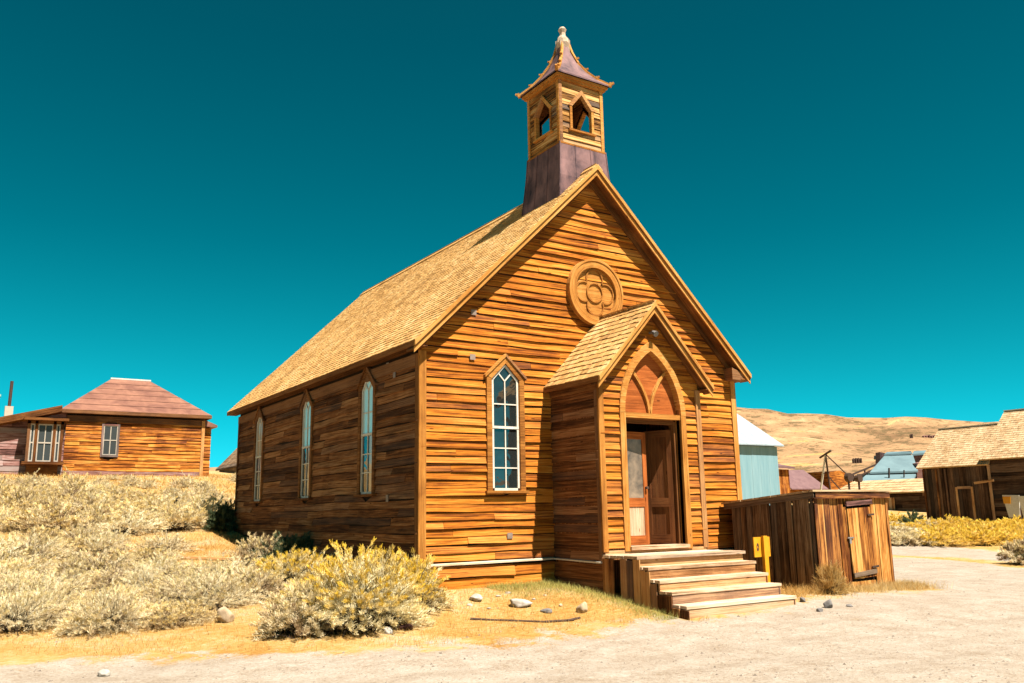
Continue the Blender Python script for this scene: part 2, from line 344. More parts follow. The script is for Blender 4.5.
def hill_mat():
    m,nt,b=newmat('hill_scrub'); q=N(nt); co=q.n('ShaderNodeTexCoord').outputs['Object']
    big=q.noise(co,.009,6,.6,.6); med=q.noise(co,.035,6,.62,.5); sp=q.noise(co,.22,4,.7)
    ter=q.noise(q.mapping(co,(1,1,7)),.02,5,.6,.5)
    c=q.ramp(q.math('ADD',q.math('MULTIPLY',med,.55),q.math('MULTIPLY',big,.45)),[(.36,(.17,.10,.058)),(.45,(.285,.172,.10)),(.54,(.36,.225,.13)),(.63,(.56,.41,.26))])
    c=q.mix(q.math('MULTIPLY',q.math('GREATER_THAN',ter,.64),.6),c,(.50,.32,.11))
    c=q.mix(q.math('MULTIPLY',q.math('LESS_THAN',med,.47),q.math('MULTIPLY',q.math('LESS_THAN',sp,.50),.75)),c,(.10,.075,.04))
    c=q.mix(q.math('MULTIPLY',q.math('LESS_THAN',sp,.42),.6),c,(.13,.09,.05))
    sz=q.n('ShaderNodeSeparateXYZ'); q.l(co,sz.inputs[0]); crest=q.math('MULTIPLY',q.math('GREATER_THAN',q.math('ADD',sz.outputs[2],q.math('MULTIPLY',med,30)),64),q.math('GREATER_THAN',q.noise(co,.016,6,.7,.8),.56))
    c=q.mix(q.math('MULTIPLY',crest,.5),c,(.58,.40,.20))
    c=q.mix(1.,c,(.80,.79,.70),'MULTIPLY'); q.l(c,b.inputs['Base Color']); b.inputs['Roughness'].default_value=1; b.inputs['Specular IOR Level'].default_value=.05
    q.l(q.bump(q.math('ADD',med,q.math('MULTIPLY',sp,.4)),.8,4),b.inputs['Normal']); return m
GM=ground_mat(); HM=hill_mat()
tag(submesh('ground',(rr<150)&(pmf<=0),GM),kind='structure')
tag(submesh('path',(rr<150)&(pmf>0),GM),kind='structure')
tag(submesh('hills',rr>=150,HM),kind='structure')

# ------------------------------------------------------------------ building helpers
def siding(mb,P,U,Nn,z0,z1,h,outer,opens=(),tl=.028,minb=1.8,maxb=5.5,wav=.010,tones=(0,1),sub=.45):
    """lapped boards as one mesh: each board its own tone, wavy edges, butt joints"""
    P=V(P);U=V(U);Nn=V(Nn); nrow=max(1,int(round((z1-z0)/h))); h=(z1-z0)/nrow; ZZ=V((0,0,1))
    for r in range(nrow):
        zb=z0+r*h; zt=zb+h; ob=outer(zb); ot=outer(zt)
        if ob is None: continue
        if ot is None: m_=(ob[0]+ob[1])/2; ot=(m_,m_)
        ph=rnd(0,9); ph2=rnd(0,9); am=rnd(.3,1)*wav
        segs=[(ob[0],ot[0],ob[1],ot[1])]
        for op in opens:
            a=op(zb);c=op(zt)
            if a is None and c is None: continue
            if a is None: mm=(c[0]+c[1])/2; a=(mm,mm)
            if c is None: mm=(a[0]+a[1])/2; c=(mm,mm)
            ns=[]
            for s in segs:
                if a[1]<s[0] or a[0]>s[2]: ns.append(s); continue
                ns.append((s[0],s[1],a[0],c[0])); ns.append((a[1],c[1],s[2],s[3]))
            segs=[s for s in ns if max(s[2]-s[0],s[3]-s[1])>.015]
        for (lb,lt,rb,rt) in segs:
            cuts=[]; x=max(lb,lt)+rnd(.3,maxb)
            while x<min(rb,rt)-.35: cuts.append(x); x+=rnd(minb,maxb)
            xs=[(lb,lt)]+[(c,c) for c in cuts]+[(rb,rt)]
            for (a,b) in zip(xs[:-1],xs[1:]):
                tone=(rnd(*tones),rnd(0,1),rnd(0,1)); ov=rnd(0,60); ou=rnd(0,60)
                n=max(1,int((b[0]-a[0])/sub)); dz0=rnd(-.003,.003); th=tl*rnd(.55,1.5); rot=rnd(-.004,.004); g=.002; gp_=rnd(.004,.016) if h<.2 else rnd(.0,.01)
                q=[]
                for k in range(n+1):
                    t=k/n; ub=a[0]+(b[0]-a[0])*t+(g if k==0 else -g if k==n else 0); ut=a[1]+(b[1]-a[1])*t+(g if k==0 else -g if k==n else 0)
                    w=am*(math.sin(ub*1.7+ph)+.6*math.sin(ub*4.3+ph2))+dz0+rot*(t-.5)*2
                    warp=th*(1+.25*math.sin(ub*2.9+ph2))
                    q.append((P+U*ub+Nn*warp+ZZ*(zb+w),P+U*ut+Nn*.004+ZZ*(zt+w-gp_),P+U*ub+Nn*.001+ZZ*(zb+w),ub-a[0]))
                for k in range(n):
                    A,B=q[k],q[k+1]
                    mb.face([A[0],B[0],B[1],A[1]],tone,[(ou+A[3],ov),(ou+B[3],ov),(ou+B[3],ov+h),(ou+A[3],ov+h)])
                    mb.face([A[2],B[2],B[0],A[0]],tone,[(ou+A[3],ov),(ou+B[3],ov),(ou+B[3],ov+.02),(ou+A[3],ov+.02)])
                for e in (q[0],q[-1]):
                    mb.face([e[2],e[0],e[1]],tone,[(ou,ov),(ou,ov+.02),(ou,ov+h)])
def shingles(mb,P,U,Vv,Nn,length,rows,h,w,th=.016,outer=None,rag=.012,lift=.0):
    """overlapping shingles on a slope: P eave start, U along eave, Vv up the slope"""
    P=V(P);U=V(U);Vv=V(Vv);Nn=V(Nn)
    for r in range(rows):
        v0=r*h; a,b=(0,length) if outer is None else outer(v0)
        x=a-rnd(0,w)
        tr=rnd(0,.12)
        while x<b:
            ww=w*rnd(.55,1.45); x0=max(a,x); x1=min(b,x+ww-.006); x+=ww
            if x1-x0<.02: continue
            tone=(min(1,rnd(.05,.95)+tr-.06),rnd(0,1),rnd(0,1)); vb=v0+rnd(-rag,rag)*(1 if r else .3); vt=v0+h*1.35; t=th*rnd(.7,1.3); ou=rnd(0,60); ov=rnd(0,60); sk=rnd(-.004,.004)
            p=lambda u,v,n:P+U*u+Vv*v+Nn*n
            A,B,C,D=p(x0,vb+sk,t+.006),p(x1,vb-sk,t+.006),p(x1,vt,.006),p(x0,vt,.006)
            a0,b0,c0,d0=p(x0,vb+sk,.001),p(x1,vb-sk,.001),p(x1,vt,.0),p(x0,vt,.0)
            L=h*1.35; W=x1-x0
            mb.face([A,B,C,D],tone,[(ou,ov),(ou,ov+W),(ou+L,ov+W),(ou+L,ov)])
            mb.face([a0,b0,B,A],tone,[(ou,ov),(ou,ov+W),(ou+.02,ov+W),(ou+.02,ov)])
            mb.face([a0,A,D],tone,[(ou,ov),(ou,ov),(ou+L,ov)]); mb.face([b0,c0,B],tone,[(ou,ov),(ou,ov),(ou+L,ov)])
            if r==0: mb.face([a0,d0,c0,b0],tone,[(ou,ov)]*4)
def planks(mb,P,U,Nn,length,zb,zt,wmin,wmax,th=.025,gap=.006,rag=.03,mi=0,skip=None):
    P=V(P);U=V(U);Nn=V(Nn);x=0;Z=V((0,0,1))
    while x<length-.02:
        w=min(rnd(wmin,wmax),length-x)
        if length-x-w<.05: w=length-x
        g=rnd(.3,1.6)*gap; o=rnd(0,.012); x0,x1=x,x+w-g; le=rnd(-.008,.008)
        if not(skip and skip((x0+x1)/2)):
            c=[]
            for k in (0,1):
                for j in (0,1):
                    for i in (0,1):
                        u=(x0,x1)[i]+(le if k else 0)
                        z=(zb(u)+rnd(-rag,rag)*.5 if k==0 else zt(u))
                        c.append(P+U*u+Nn*(o+(th if j else 0))+Z*z)
            mb.hexa(c,None,2,mi)
        x+=w
def wallblock(mb,poly,off,mi=0): mb.prism(poly,off,(.5,.5,.5),mi)

# ================================================================== CHURCH
W,H,L,RZ=7.6,3.68,11.1,7.69; ZE=3.71; EO=.26; OF=.32; SL=(RZ-ZE)/(W/2+EO); XC=W/2
church=empty('church',(0,0,-.4),'small weathered wooden church with belfry, gabled porch and shingled roof in the middle','church')
def gable(z):
    if z<=3.66: return (0.,W)
    x=(z+.16-ZE)/SL-EO
    return (x,W-x) if x<XC-.02 else None
# solid core behind the boards
mb=MB()
gz=lambda x:ZE-.14+SL*(x+EO)
ap=RZ-.14
# core: four walls (thickness .12) leaving the door region alone; front wall has a doorway into the porch
def slab(x0,x1,y0,y1,zlo,zhi0,zhi1):
    mb.hexa([(x0,y0,zlo),(x1,y0,zlo),(x0,y1,zlo),(x1,y1,zlo),(x0,y0,zhi0),(x1,y0,zhi1),(x0,y1,zhi0),(x1,y1,zhi1)],(.5,.5,.5))
slab(0.02,XC,0.0,.12,-.6,gz(0),ap); slab(XC,W-.02,0.0,.12,-.6,ap,gz(0))
slab(0.02,XC,L-.12,L,-.6,gz(0),ap); slab(XC,W-.02,L-.12,L,-.6,ap,gz(0))
mb.box(0.0,.12,.119,L-.119,-.6,gz(0)-.03,(.5,.5,.5)); mb.box(W-.12,W,.119,L-.119,-.6,gz(0)-.03,(.5,.5,.5))
mb.build('sheathing',DARK,church)
# window openings (u coordinate, z)
def wopen(uc,zs=1.2,sp=3.2,pk=3.50,hw=.36):
    def f(z):
        if z<zs or z>pk+.02: return None
        if z<=sp: return (uc-hw,uc+hw)
        k=max(0,(pk+.02-z)/(pk+.02-sp))*hw
        return (uc-k,uc+k)
    return f
FW=1.70; SW=[2.17,5.55,9.1]
mb=MB(); siding(mb,(0,0,0),(1,0,0),(0,-1,0),0.03,7.5,.137,gable,[wopen(FW,pk=3.46),lambda z:(2.74,5.10) if z<3.05 else None])
mb.build('front_wall',SID,church)
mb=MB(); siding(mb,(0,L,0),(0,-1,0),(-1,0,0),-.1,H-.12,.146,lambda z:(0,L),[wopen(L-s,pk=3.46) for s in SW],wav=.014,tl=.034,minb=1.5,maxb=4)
mb.build('side_wall',SIDSHADE,church)
mb=MB(); siding(mb,(W,0,0),(0,1,0),(1,0,0),-.1,H-.12,.15,lambda z:(0,L)); mb.build('side_wall',SID,church)
mb=MB(); siding(mb,(W,L,0),(-1,0,0),(0,1,0),-.1,7.5,.15,gable); mb.build('rear_wall',SIDSHADE,church)
# skirt below the white ledge
mb=MB()
siding(mb,(0,-.012,0),(1,0,0),(0,-1,0),-.62,-.045,.2,lambda z:(.10,2.72),tl=.03,tones=(.1,.9),wav=.02); mb.pop('skirt_boards',SID,church)
siding(mb,(0,-.012,0),(1,0,0),(0,-1,0),-.95,-.045,.22,lambda z:(5.1,W),tl=.03,tones=(.1,.9)); mb.pop('skirt_boards',SID,church)
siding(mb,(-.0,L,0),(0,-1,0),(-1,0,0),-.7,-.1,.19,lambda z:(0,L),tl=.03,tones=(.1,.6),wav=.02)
mb.build('skirt_boards',SIDSHADE,church)
mb=MB()
xs=[.06,.8,1.6,2.2,2.70]
for a,b in zip(xs[:-1],xs[1:]):
    sag=lambda x:-.02+.018*(x/2.7)
    mb.hexa([(a,-.058,sag(a)-.022),(b,-.058,sag(b)-.022),(a,0,sag(a)-.022),(b,0,sag(b)-.022),(a,-.058,sag(a)+.004),(b,-.058,sag(b)+.004),(a,0,sag(a)+.022),(b,0,sag(b)+.022)],(.9,.1,.5))
mb.pop('sill_ledge',TREAD,church); mb.box(5.1,W,-.06,0,-.03,0.0); mb.build('sill_ledge',WHITEP,church)
# corner boards
mb=MB(); mb.box(-.040,.10,-.044,-.002,-.62,H-.1); mb.build('corner_board',TRIM,church)
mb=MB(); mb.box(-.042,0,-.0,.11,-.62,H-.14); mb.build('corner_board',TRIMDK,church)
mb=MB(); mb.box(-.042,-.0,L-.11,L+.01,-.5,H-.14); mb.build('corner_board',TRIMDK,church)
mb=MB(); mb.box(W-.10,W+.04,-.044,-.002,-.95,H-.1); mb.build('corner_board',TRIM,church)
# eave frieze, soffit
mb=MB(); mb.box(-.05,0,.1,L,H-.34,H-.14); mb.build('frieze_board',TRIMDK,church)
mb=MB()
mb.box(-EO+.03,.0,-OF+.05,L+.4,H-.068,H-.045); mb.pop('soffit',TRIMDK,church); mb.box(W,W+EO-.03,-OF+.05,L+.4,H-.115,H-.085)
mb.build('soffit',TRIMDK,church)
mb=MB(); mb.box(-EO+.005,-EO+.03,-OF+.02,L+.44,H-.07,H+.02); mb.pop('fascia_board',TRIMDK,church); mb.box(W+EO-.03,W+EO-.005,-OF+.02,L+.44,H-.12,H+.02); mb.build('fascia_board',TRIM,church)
# roof: deck + shingles each side
SV=V((1,0,SL)).normalized(); SN=V((-SL,0,1)).normalized(); slen=(XC+EO)*math.sqrt(1+SL*SL)
Lr=L+.47+OF
for side in (0,1):
    mb=MB()
    if side==0: p0=V((-EO,-OF,ZE)); U_=V((0,1,0)); v_=SV; n_=SN
    else: p0=V((W+EO,L+.47,ZE)); U_=V((0,-1,0)); v_=V((-SV.x,0,SV.z)); n_=V((-SN.x,0,SN.z))
    c=[p0+U_*u+v_*vv+n_*nn for nn in (-.07,-.016) for vv in (0,slen) for u in (0,Lr)]
    mb.hexa([c[0],c[1],c[2],c[3],c[4],c[5],c[6],c[7]],(.3,.3,.3))
    shingles(mb,p0-n_*.018,U_,v_,n_,Lr,int(slen/.118)+1,slen/(int(slen/.118)+1),.115,.013)
    mb.build('roof',SHAKE,church)
mb=MB()
for sx in (-1,1):
    a=V((XC,1.45,RZ)); 
    mb.beam(V((XC+sx*.07,-OF+.0,RZ-.055)),V((XC+sx*.07,L+.47,RZ-.055)),.16,.025,side=(sx,0,-SL))
mb.build('ridge_cap',SHAKE,church)
# front rakes: crown strip, fascia, inner soffit, frieze on wall
def rake(y0,peak_x,peak_z,half,eave_z,parent,wally,depth=.17,sc=1,mat=TRIM,fr=.16):
    for sx in (-1,1):
        pk=V((peak_x,0,peak_z)); ev=V((peak_x+sx*half,0,eave_z)); d=(pk-ev).normalized(); n=V((d.z*sx*1.0,0,-d.x*sx)) ; 
        if n.z>0: n=-n     # pointing down/in, perpendicular to slope
        dn=V((0,0,-1))
        def band(o0,o1,ya,yb,tone,m,name,shorten=0,pr=parent):
            mb=MB()
            # vertical offsets below the roof line, mitred at the peak
            e=ev+d*shorten
            c=[]
            for zz in (o1,o0):
                for yy in (ya,yb):
                    for p in (e,pk): c.append(V((p.x,yy,p.z-zz)))
            mb.hexa([c[0],c[1],c[2],c[3],c[4],c[5],c[6],c[7]],tone,0); return mb.build(name,m,pr)
        t=.95
        band(.0,.085*sc,y0-.035,y0+.02,(t,.2,.5),mat,'crown_moulding')
        band(.085*sc,.105*sc,y0-.012,y0+.02,(t-.3,.2,.5),TRIMDK,'bed_moulding')
        band(.105*sc,.105*sc+depth,y0+.004,y0+.03,(t-.15,.2,.5),mat,'rake_board')
        band(.125*sc,.15*sc,y0+.03,wally,(.4,.2,.5),TRIMDK,'rake_soffit')
        band(.155*sc,.155*sc+fr,wally-.045,wally-.012,(.3,.2,.5),TRIMDK,'rake_frieze',shorten=.35*sc)
rake(-OF+.02,XC,RZ-.02,XC+EO,ZE-.02,church,0,depth=.10)
# boxed cornice return at the right eave end
for sx in (1,):
    mb=MB(); x=XC+sx*(XC+EO/2)
    mb.prism([(XC+sx*(XC+EO-.02),-OF+.06,ZE-.16),(XC+sx*(XC-.25),-OF+.06,ZE-.16),(XC+sx*(XC-.25),-OF+.06,ZE+.10),(XC+sx*(XC+EO-.02),-OF+.06,ZE-.06)],(0,.25,0)); mb.build('cornice_return',TRIMDK,church)

def window(uc,P,U,Nn,parent,kind):
    """tall pointed sash window, casing 0.80 wide, 2.45 high"""
    P=V(P);U=V(U);Nn=V(Nn);Z=V((0,0,1))
    def pt(u,z,n): return P+U*(uc+u)+Z*z+Nn*n
    def obj3(poly,n0,n1,name,mat,par,tone=None):
        mb=MB(); mb.prism([pt(u,z,n0) for u,z in poly],Nn*(n1-n0),tone); return mb.build(name,mat,par)
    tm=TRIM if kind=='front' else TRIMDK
    fr=MB()   # casing: two legs and two gable pieces
    for s in (-1,1):
        fr.prism([pt(s*.40,1.2,-.01),pt(s*.295,1.2,-.01),pt(s*.295,3.19,-.01),pt(s*.40,3.24,-.01)],Nn*.065)
        fr.prism([pt(s*.40,3.242,-.01),pt(s*.295,3.192,-.01),pt(0,3.485,-.01),pt(0,3.61,-.01)],Nn*.07)
        fr.prism([pt(s*.445,3.25,-.01),pt(s*.44,3.20,-.01),pt(0,3.61,-.01),pt(0,3.665,-.01)],Nn*.095)
        fr.prism([pt(s*.295,1.2,-.09),pt(s*.280,1.2,-.09),pt(s*.280,3.18,-.09),pt(s*.295,3.19,-.09)],Nn*.12)
    f=fr.build('window',tm,parent)
    sl=MB(); sl.prism([pt(-.44,1.2,-.02),pt(.44,1.2,-.02),pt(.44,1.155,-.02),pt(-.44,1.155,-.02)],Nn*.12); sl.build('sill',TRIM if kind=='front' else TRIMDK,f)
    sa=MB(); wmt=WHITEP
    def bar(u0,z0,u1,z1,w,n0=.004,n1=.028): 
        a=V((u0,z0));b=V((u1,z1));d=(b-a).normalized();e=V((-d.y,d.x))*(w/2)
        sa.prism([pt(*(a+e),n0),pt(*(a-e),n0),pt(*(b-e),n0),pt(*(b+e),n0)],Nn*(n1-n0),(.7,.2,.5))
    for s in (-1,1): bar(s*.262,1.2,s*.262,3.19,.036)
    bar(-.28,1.22,.28,1.22,.05); bar(-.28,2.32,.28,2.32,.045,.0,.034); bar(-.262,3.18,0,3.455,.034,.005,.029); bar(.262,3.18,0,3.455,.034,.006,.03)
    bar(0,1.24,0,2.30,.022,.005,.02); bar(0,2.34,0,3.17,.022,.005,.02)
    bar(0,3.16,-.13,3.30,.022,.006,.021); bar(0,3.16,.13,3.30,.022,.007,.022)
    for z in (1.60,1.95): bar(-.25,z,.25,z,.022,.006,.021)
    bar(-.25,2.74,.25,2.74,.022,.006,.021)
    sa.build('sash',wmt,f)
    up=obj3([(-.27,2.32),(.27,2.32),(.27,3.17),(0,3.44),(-.27,3.17)],.002,.004,'upper_pane',{'front':GLASS,'side':GLASSL,'rear':GLASSC}[kind],f,(.5,.5,.5))
    lo=obj3([(-.27,1.2),(.27,1.2),(.27,2.32),(-.27,2.32)],.002,.004,'lower_pane',GLASS,f,(.5,.5,.5))
    if kind!='front':
        mbx=MB(); mbx.prism([pt(.08,1.26,.0045),pt(.235,1.26,.0045),pt(.235,2.29,.0045),pt(.08,2.29,.0045)],Nn*.004); mbx.build('curtain',GLASSC,f)
    return f
window(FW,(0,-.0,0),(1,0,0),(0,-1,0),church,'front')
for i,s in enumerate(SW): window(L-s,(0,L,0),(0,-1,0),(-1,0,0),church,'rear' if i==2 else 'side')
# oculus
OX,OZ=3.83,5.08
def ring(r0_,r1_,y0,y1,n=40,cx=OX,cz=OZ,tone=(.7,.2,.5),mbo=None):
    mb=mbo or MB()
    for i in range(n):
        a,b=2*math.pi*i/n,2*math.pi*(i+1)/n; p=lambda r,t,y:(cx+r*math.cos(t),y,cz+r*math.sin(t))
        mb.face([p(r0_,a,y1),p(r0_,b,y1),p(r1_,b,y1),p(r1_,a,y1)],tone,[(a,r0_),(b,r0_),(b,r1_),(a,r1_)])
        mb.face([p(r1_,a,y0),p(r1_,a,y1),p(r1_,b,y1),p(r1_,b,y0)],tone,[(a,0),(a,.1),(b,.1),(b,0)])
        mb.face([p(r0_,a,y0),p(r0_,b,y0),p(r0_,b,y1),p(r0_,a,y1)],tone,[(a,0),(b,0),(b,.1),(a,.1)])
    return mb
oc=ring(.50,.66,0,-.110).build('round_window',TRIM,church)
mb=MB(); n=40
mb.face([(OX+.51*math.cos(-2*math.pi*i/n),-.036,OZ+.51*math.sin(-2*math.pi*i/n)) for i in range(n)],(.75,.2,.4)); mb.build('back_panel',TRIM,oc)
mb=ring(.63,.675,0,-.125,tone=(.8,.3,.5)); mb.build('outer_moulding',TRIM,oc)
mb=MB()
for k in range(4):
    a=math.pi/2*k; cx,cz=OX+.265*math.cos(a),OZ+.27*math.sin(a); m_=MB()
    n=22
    for i in range(n):
        t0=a-1.95+3.9*i/n; t1=a-1.95+3.9*(i+1)/n
        for (ra,rb,y0,y1) in ((.185,.215,-.036,-.062),):
            p=lambda r,t,y:(cx+r*math.cos(t),y,cz+r*math.sin(t))
            mb.face([p(ra,t0,y1),p(ra,t1,y1),p(rb,t1,y1),p(rb,t0,y1)],(.3,.3,.3)); mb.face([p(rb,t0,y0),p(rb,t0,y1),p(rb,t1,y1),p(rb,t1,y0)],(.1,.3,.3)); mb.face([p(ra,t0,y0),p(ra,t1,y0),p(ra,t1,y1),p(ra,t0,y1)],(.1,.3,.3))
mb.build('quatrefoil_tracery',TRIM,oc)
mb=ring(.175,.205,-.036,-.064,tone=(.5,.3,.3)); mb.build('centre_ring',TRIM,oc)
# small tin patches on siding
mb=MB()
for (x,z) in ((1.05,4.37),(1.02,3.55),(1.75,.42)): mb.box(x-.055,x+.055,-.044,-.038,z-.05,z+.05); mb.pop('tin_patch',PATCHM,church)
mb=MB()
for (y,z) in ((.95,3.3),(1.25,3.5),(1.2,1.1)): mb.box(-.046,-.040,y-.05,y+.05,z-.06,z+.06); mb.pop('tin_patch',PATCHM,church)

# ---------------- belfry
BX,BY=3.8,.72; hb=.575; Z0,Z1=8.22,9.62
bel=bpy.data.objects.new('belfry',None); COL.objects.link(bel); bel.parent=church; bel.location=(BX,BY,7.4)
prof=[(6.95,.70),(7.2,.675),(7.5,.645),(7.85,.615),(8.23,.595)]
mb=MB()
for k in range(4):
    ca,sa_=[(0,-1),(1,0),(0,1),(-1,0)][k]; Nn=V((ca,sa_,0)); U_=V((-sa_,ca,0))
    for (za,ra),(zb_,rb) in zip(prof[:-1],prof[1:]):
        for j in range(3):
            a=-1+2*j/3;b=-1+2*(j+1)/3
            C=V((BX,BY,0))
            mb.face([C+Nn*ra+U_*a*ra+V((0,0,za)),C+Nn*ra+U_*b*ra+V((0,0,za)),C+Nn*rb+U_*b*rb+V((0,0,zb_)),C+Nn*rb+U_*a*rb+V((0,0,zb_))],(rnd(.2,.8),.5,.5))
for sx_,sy_ in ((-1,-1),(1,-1),(-1,1),(1,1)):
    for (za,ra),(zb_,rb) in zip(prof[:-1],prof[1:]): mb.beam((BX+sx_*ra,BY+sy_*ra,za),(BX+sx_*rb,BY+sy_*rb,zb_),.02,.02,tone=(.1,.5,.5))
for k in range(4):
    ca,sa_=[(0,-1),(1,0),(0,1),(-1,0)][k]; Nn=V((ca,sa_,0)); U_=V((-sa_,ca,0))
    for a_ in (-.36,.30):
        for (za,ra),(zb_,rb) in zip(prof[:-1],prof[1:]): mb.beam(V((BX,BY,za))+Nn*(ra+.002)+U_*a_*ra,V((BX,BY,zb_))+Nn*(rb+.002)+U_*a_*rb,.014,.014,side=U_,tone=(.0,.5,.5))
mb.v=[(v[0],max(v[1],.045+(v[2]-6.9)*.05),v[2]) for v in mb.v]
mb.build('belfry_skirt',METAL,bel)
def bop(z,s=8.58,sp=9.10,pk=9.42,hw=.27):
    if z<s or z>pk: return None
    if z<=sp: return (-hw,hw)
    k=(pk-z)/(pk-sp)*hw; return (-k,k)
faces=[((0,-1,0),(1,0,0)),((1,0,0),(0,1,0)),((0,1,0),(-1,0,0)),((-1,0,0),(0,-1,0))]
mbw=MB(); mbf=MB(); mbc=MB(); mbi=MB()
for Nn,U_ in faces:
    Nn=V(Nn);U_=V(U_);P=V((BX,BY,0))+Nn*(hb-.02)
    siding(mbw,P,U_,Nn,Z0,Z1,.125,lambda z:(-hb,hb),[bop],tl=.02,wav=.004,maxb=2)
    # inner lining as strips around opening
    def pt(u,z,n): return P+U_*u+V((0,0,z))+Nn*n
    for poly in ([(-hb+.02,Z0),(hb-.02,Z0),(hb-.02,8.58),(-hb+.02,8.58)],[(-hb+.02,8.58),(-.27,8.58),(-.27,9.1),(-hb+.02,9.1)],[(.27,8.58),(hb-.02,8.58),(hb-.02,9.1),(.27,9.1)],[(-hb+.02,9.1),(-.27,9.1),(0,9.42),(0,Z1),(-hb+.02,Z1)],[(.27,9.1),(hb-.02,9.1),(hb-.02,Z1),(0,Z1),(0,9.42)]):
        mbi.prism([pt(u,z,-.05) for u,z in poly],Nn*.048)
    for s in (-1,1):
        mbf.prism([pt(s*.31,8.58,-.05),pt(s*.25,8.58,-.05),pt(s*.25,9.09,-.05),pt(s*.31,9.12,-.05)],Nn*.09)
        mbf.prism([pt(s*.345,9.10,-.05),pt(s*.25,9.09,-.05),pt(0,9.39,-.05),pt(0,9.50,-.05)],Nn*.10)
        mbc.prism([pt(s*hb,Z0,0),pt(s*(hb-.075),Z0,0),pt(s*(hb-.075),Z1,0),pt(s*hb,Z1,0)],Nn*.032)
    mbf.prism([pt(-.35,8.58,-.06),pt(.35,8.58,-.06),pt(.35,8.54,-.06),pt(-.35,8.54,-.06)],Nn*.12)
    mbc.prism([pt(-hb-.02,Z0-.02,0),pt(hb+.02,Z0-.02,0),pt(hb+.02,Z0+.02,0),pt(-hb-.02,Z0+.02,0)],Nn*.045,(.2,.3,.3))
mbw.build('belfry_walls',BELW,bel); mbf.build('opening_frames',TRIM,bel); mbc.build('corner_posts',TRIM,bel); mbi.build('inner_lining',SIDSHADE,bel)
mb=MB(); mb.box(BX-hb,BX+hb,BY-hb,BY+hb,Z0-.03,Z0+.02,(.4,.4,.4)); mb.build('belfry_floor',SIDSHADE,bel)
# eaves block and concave pyramid
mb=MB()
mb.box(BX-.63,BX+.63,BY-.63,BY+.63,Z1-.0,Z1+.045,(.5,.2,.2)); mb.box(BX-.665,BX+.665,BY-.665,BY+.665,Z1+.047,Z1+.10,(.6,.2,.2)); mb.build('belfry_cornice',TRIM,bel)
rp=[(Z1+.102,.70),(Z1+.135,.70),(Z1+.30,.515),(Z1+.50,.36),(Z1+.75,.22),(Z1+1.0,.135),(Z1+1.25,.08)]
mb=MB()
for Nn,U_ in faces:
    Nn=V(Nn);U_=V(U_);C=V((BX,BY,0))
    for (za,ra),(zb_,rb) in zip(rp[:-1],rp[1:]):
        mb.face([C+Nn*ra-U_*ra+V((0,0,za)),C+Nn*ra+U_*ra+V((0,0,za)),C+Nn*rb+U_*rb+V((0,0,zb_)),C+Nn*rb-U_*rb+V((0,0,zb_))],(rnd(.3,.7),.5,.5))
mb.build('belfry_roof',METAL,bel)
for sx,sy in ((-1,-1),(1,-1),(1,1),(-1,1)):
    mb=MB(); d=V((sx,sy,0))
    for (za,ra),(zb_,rb) in zip(rp[1:-1],rp[2:]):
        mb.beam(V((BX,BY,za))+d*(ra+.0),V((BX,BY,zb_))+d*(rb+.0),.05,.055,tone=(rnd(.6,1),.1,.5))
    # carved crockets up the hip
    for t,(zc,rc) in enumerate(((Z1+.15,.70),(Z1+.34,.50),(Z1+.56,.335),(Z1+.84,.195))):
        s=.04 if t else .05; c=V((BX,BY,zc))+d*rc
        mb.beam(c-V((0,0,s)),c+V((0,0,s*.8))+d*s*.4,s*1.3,s*1.1,side=(-sy,sx,0),tone=(rnd(.5,1),.1,.5)); mb.beam(c+d*s*.3,c+d*s*1.2+V((0,0,s*.7)),s*.8,s*.8,side=(-sy,sx,0),tone=(rnd(.5,1),.1,.5))
    mb.build('hip_crocket_board',TRIM,bel)
mb=MB()
for za,zb_,ra,rb in ((10.72,10.86,.085,.12),(10.86,10.98,.12,.10),(10.98,11.05,.10,.055),(11.05,11.12,.055,.05),(11.12,11.20,.05,.075),(11.20,11.26,.075,.04)):
    mb.cyl((BX,BY,za),(BX,BY,zb_),ra*1.25,rb*1.25,8,(.8,.1,.5))
for k in range(4):
    a=math.pi/2*k+.785; d=V((math.cos(a),math.sin(a),0)); mb.beam(V((BX,BY,10.6))+d*.13,V((BX,BY,10.93))+d*.13,.05,.07,side=d,tone=(.9,.1,.2))
mb.build('finial',FINIAL,bel)

# ---------------- porch
X1,X2,D=2.73,5.11,1.42; XM=(X1+X2)/2; PZE,PRZ=3.10,4.565; PE=.17; PO=.27; PSL=(PRZ-PZE)/(XM-X1+PE)
porch=bpy.data.objects.new('porch',None); COL.objects.link(porch); porch.parent=church; porch.location=(XM,-D,.4)
def pg(z):
    if z<=2.98: return (X1,X2)
    x=(z+.13-PZE)/PSL+X1-PE; x=max(x,X1)
    return (x,XM*2-x) if x<XM-.02 else None
# pointed arch outline: outer half-width .765 from spring 2.52 to apex 3.83
AX=3.955
def arch(hw,zs,za,n=14,s=1):
    """points of one side of a gothic arch from spring to apex"""
    hgt=za-zs; rr_=(hw*hw+hgt*hgt)/(2*hw)
    cx=-rr_+hw; t1=math.atan2(hgt,-cx)
    return [(AX+s*(cx+rr_*math.cos(t1*i/n)),zs+rr_*math.sin(t1*i/n)) for i in range(n+1)]
def aopen(z):
    if z<.2 or z>3.76: return None
    hw=.70
    if z<=2.52: return (AX-hw,AX+hw)
    a=arch(hw,2.52,3.76); zz=[p[1] for p in a]; xx=[p[0]-AX for p in a]
    k=float(np.interp(z,zz,xx)); return (AX-k,AX+k)
mb=MB(); siding(mb,(0,-D,0),(1,0,0),(0,-1,0),.2,4.44,.128,pg,[aopen],maxb=2.5,wav=.005); mb.build('porch_front_wall',SID,porch)
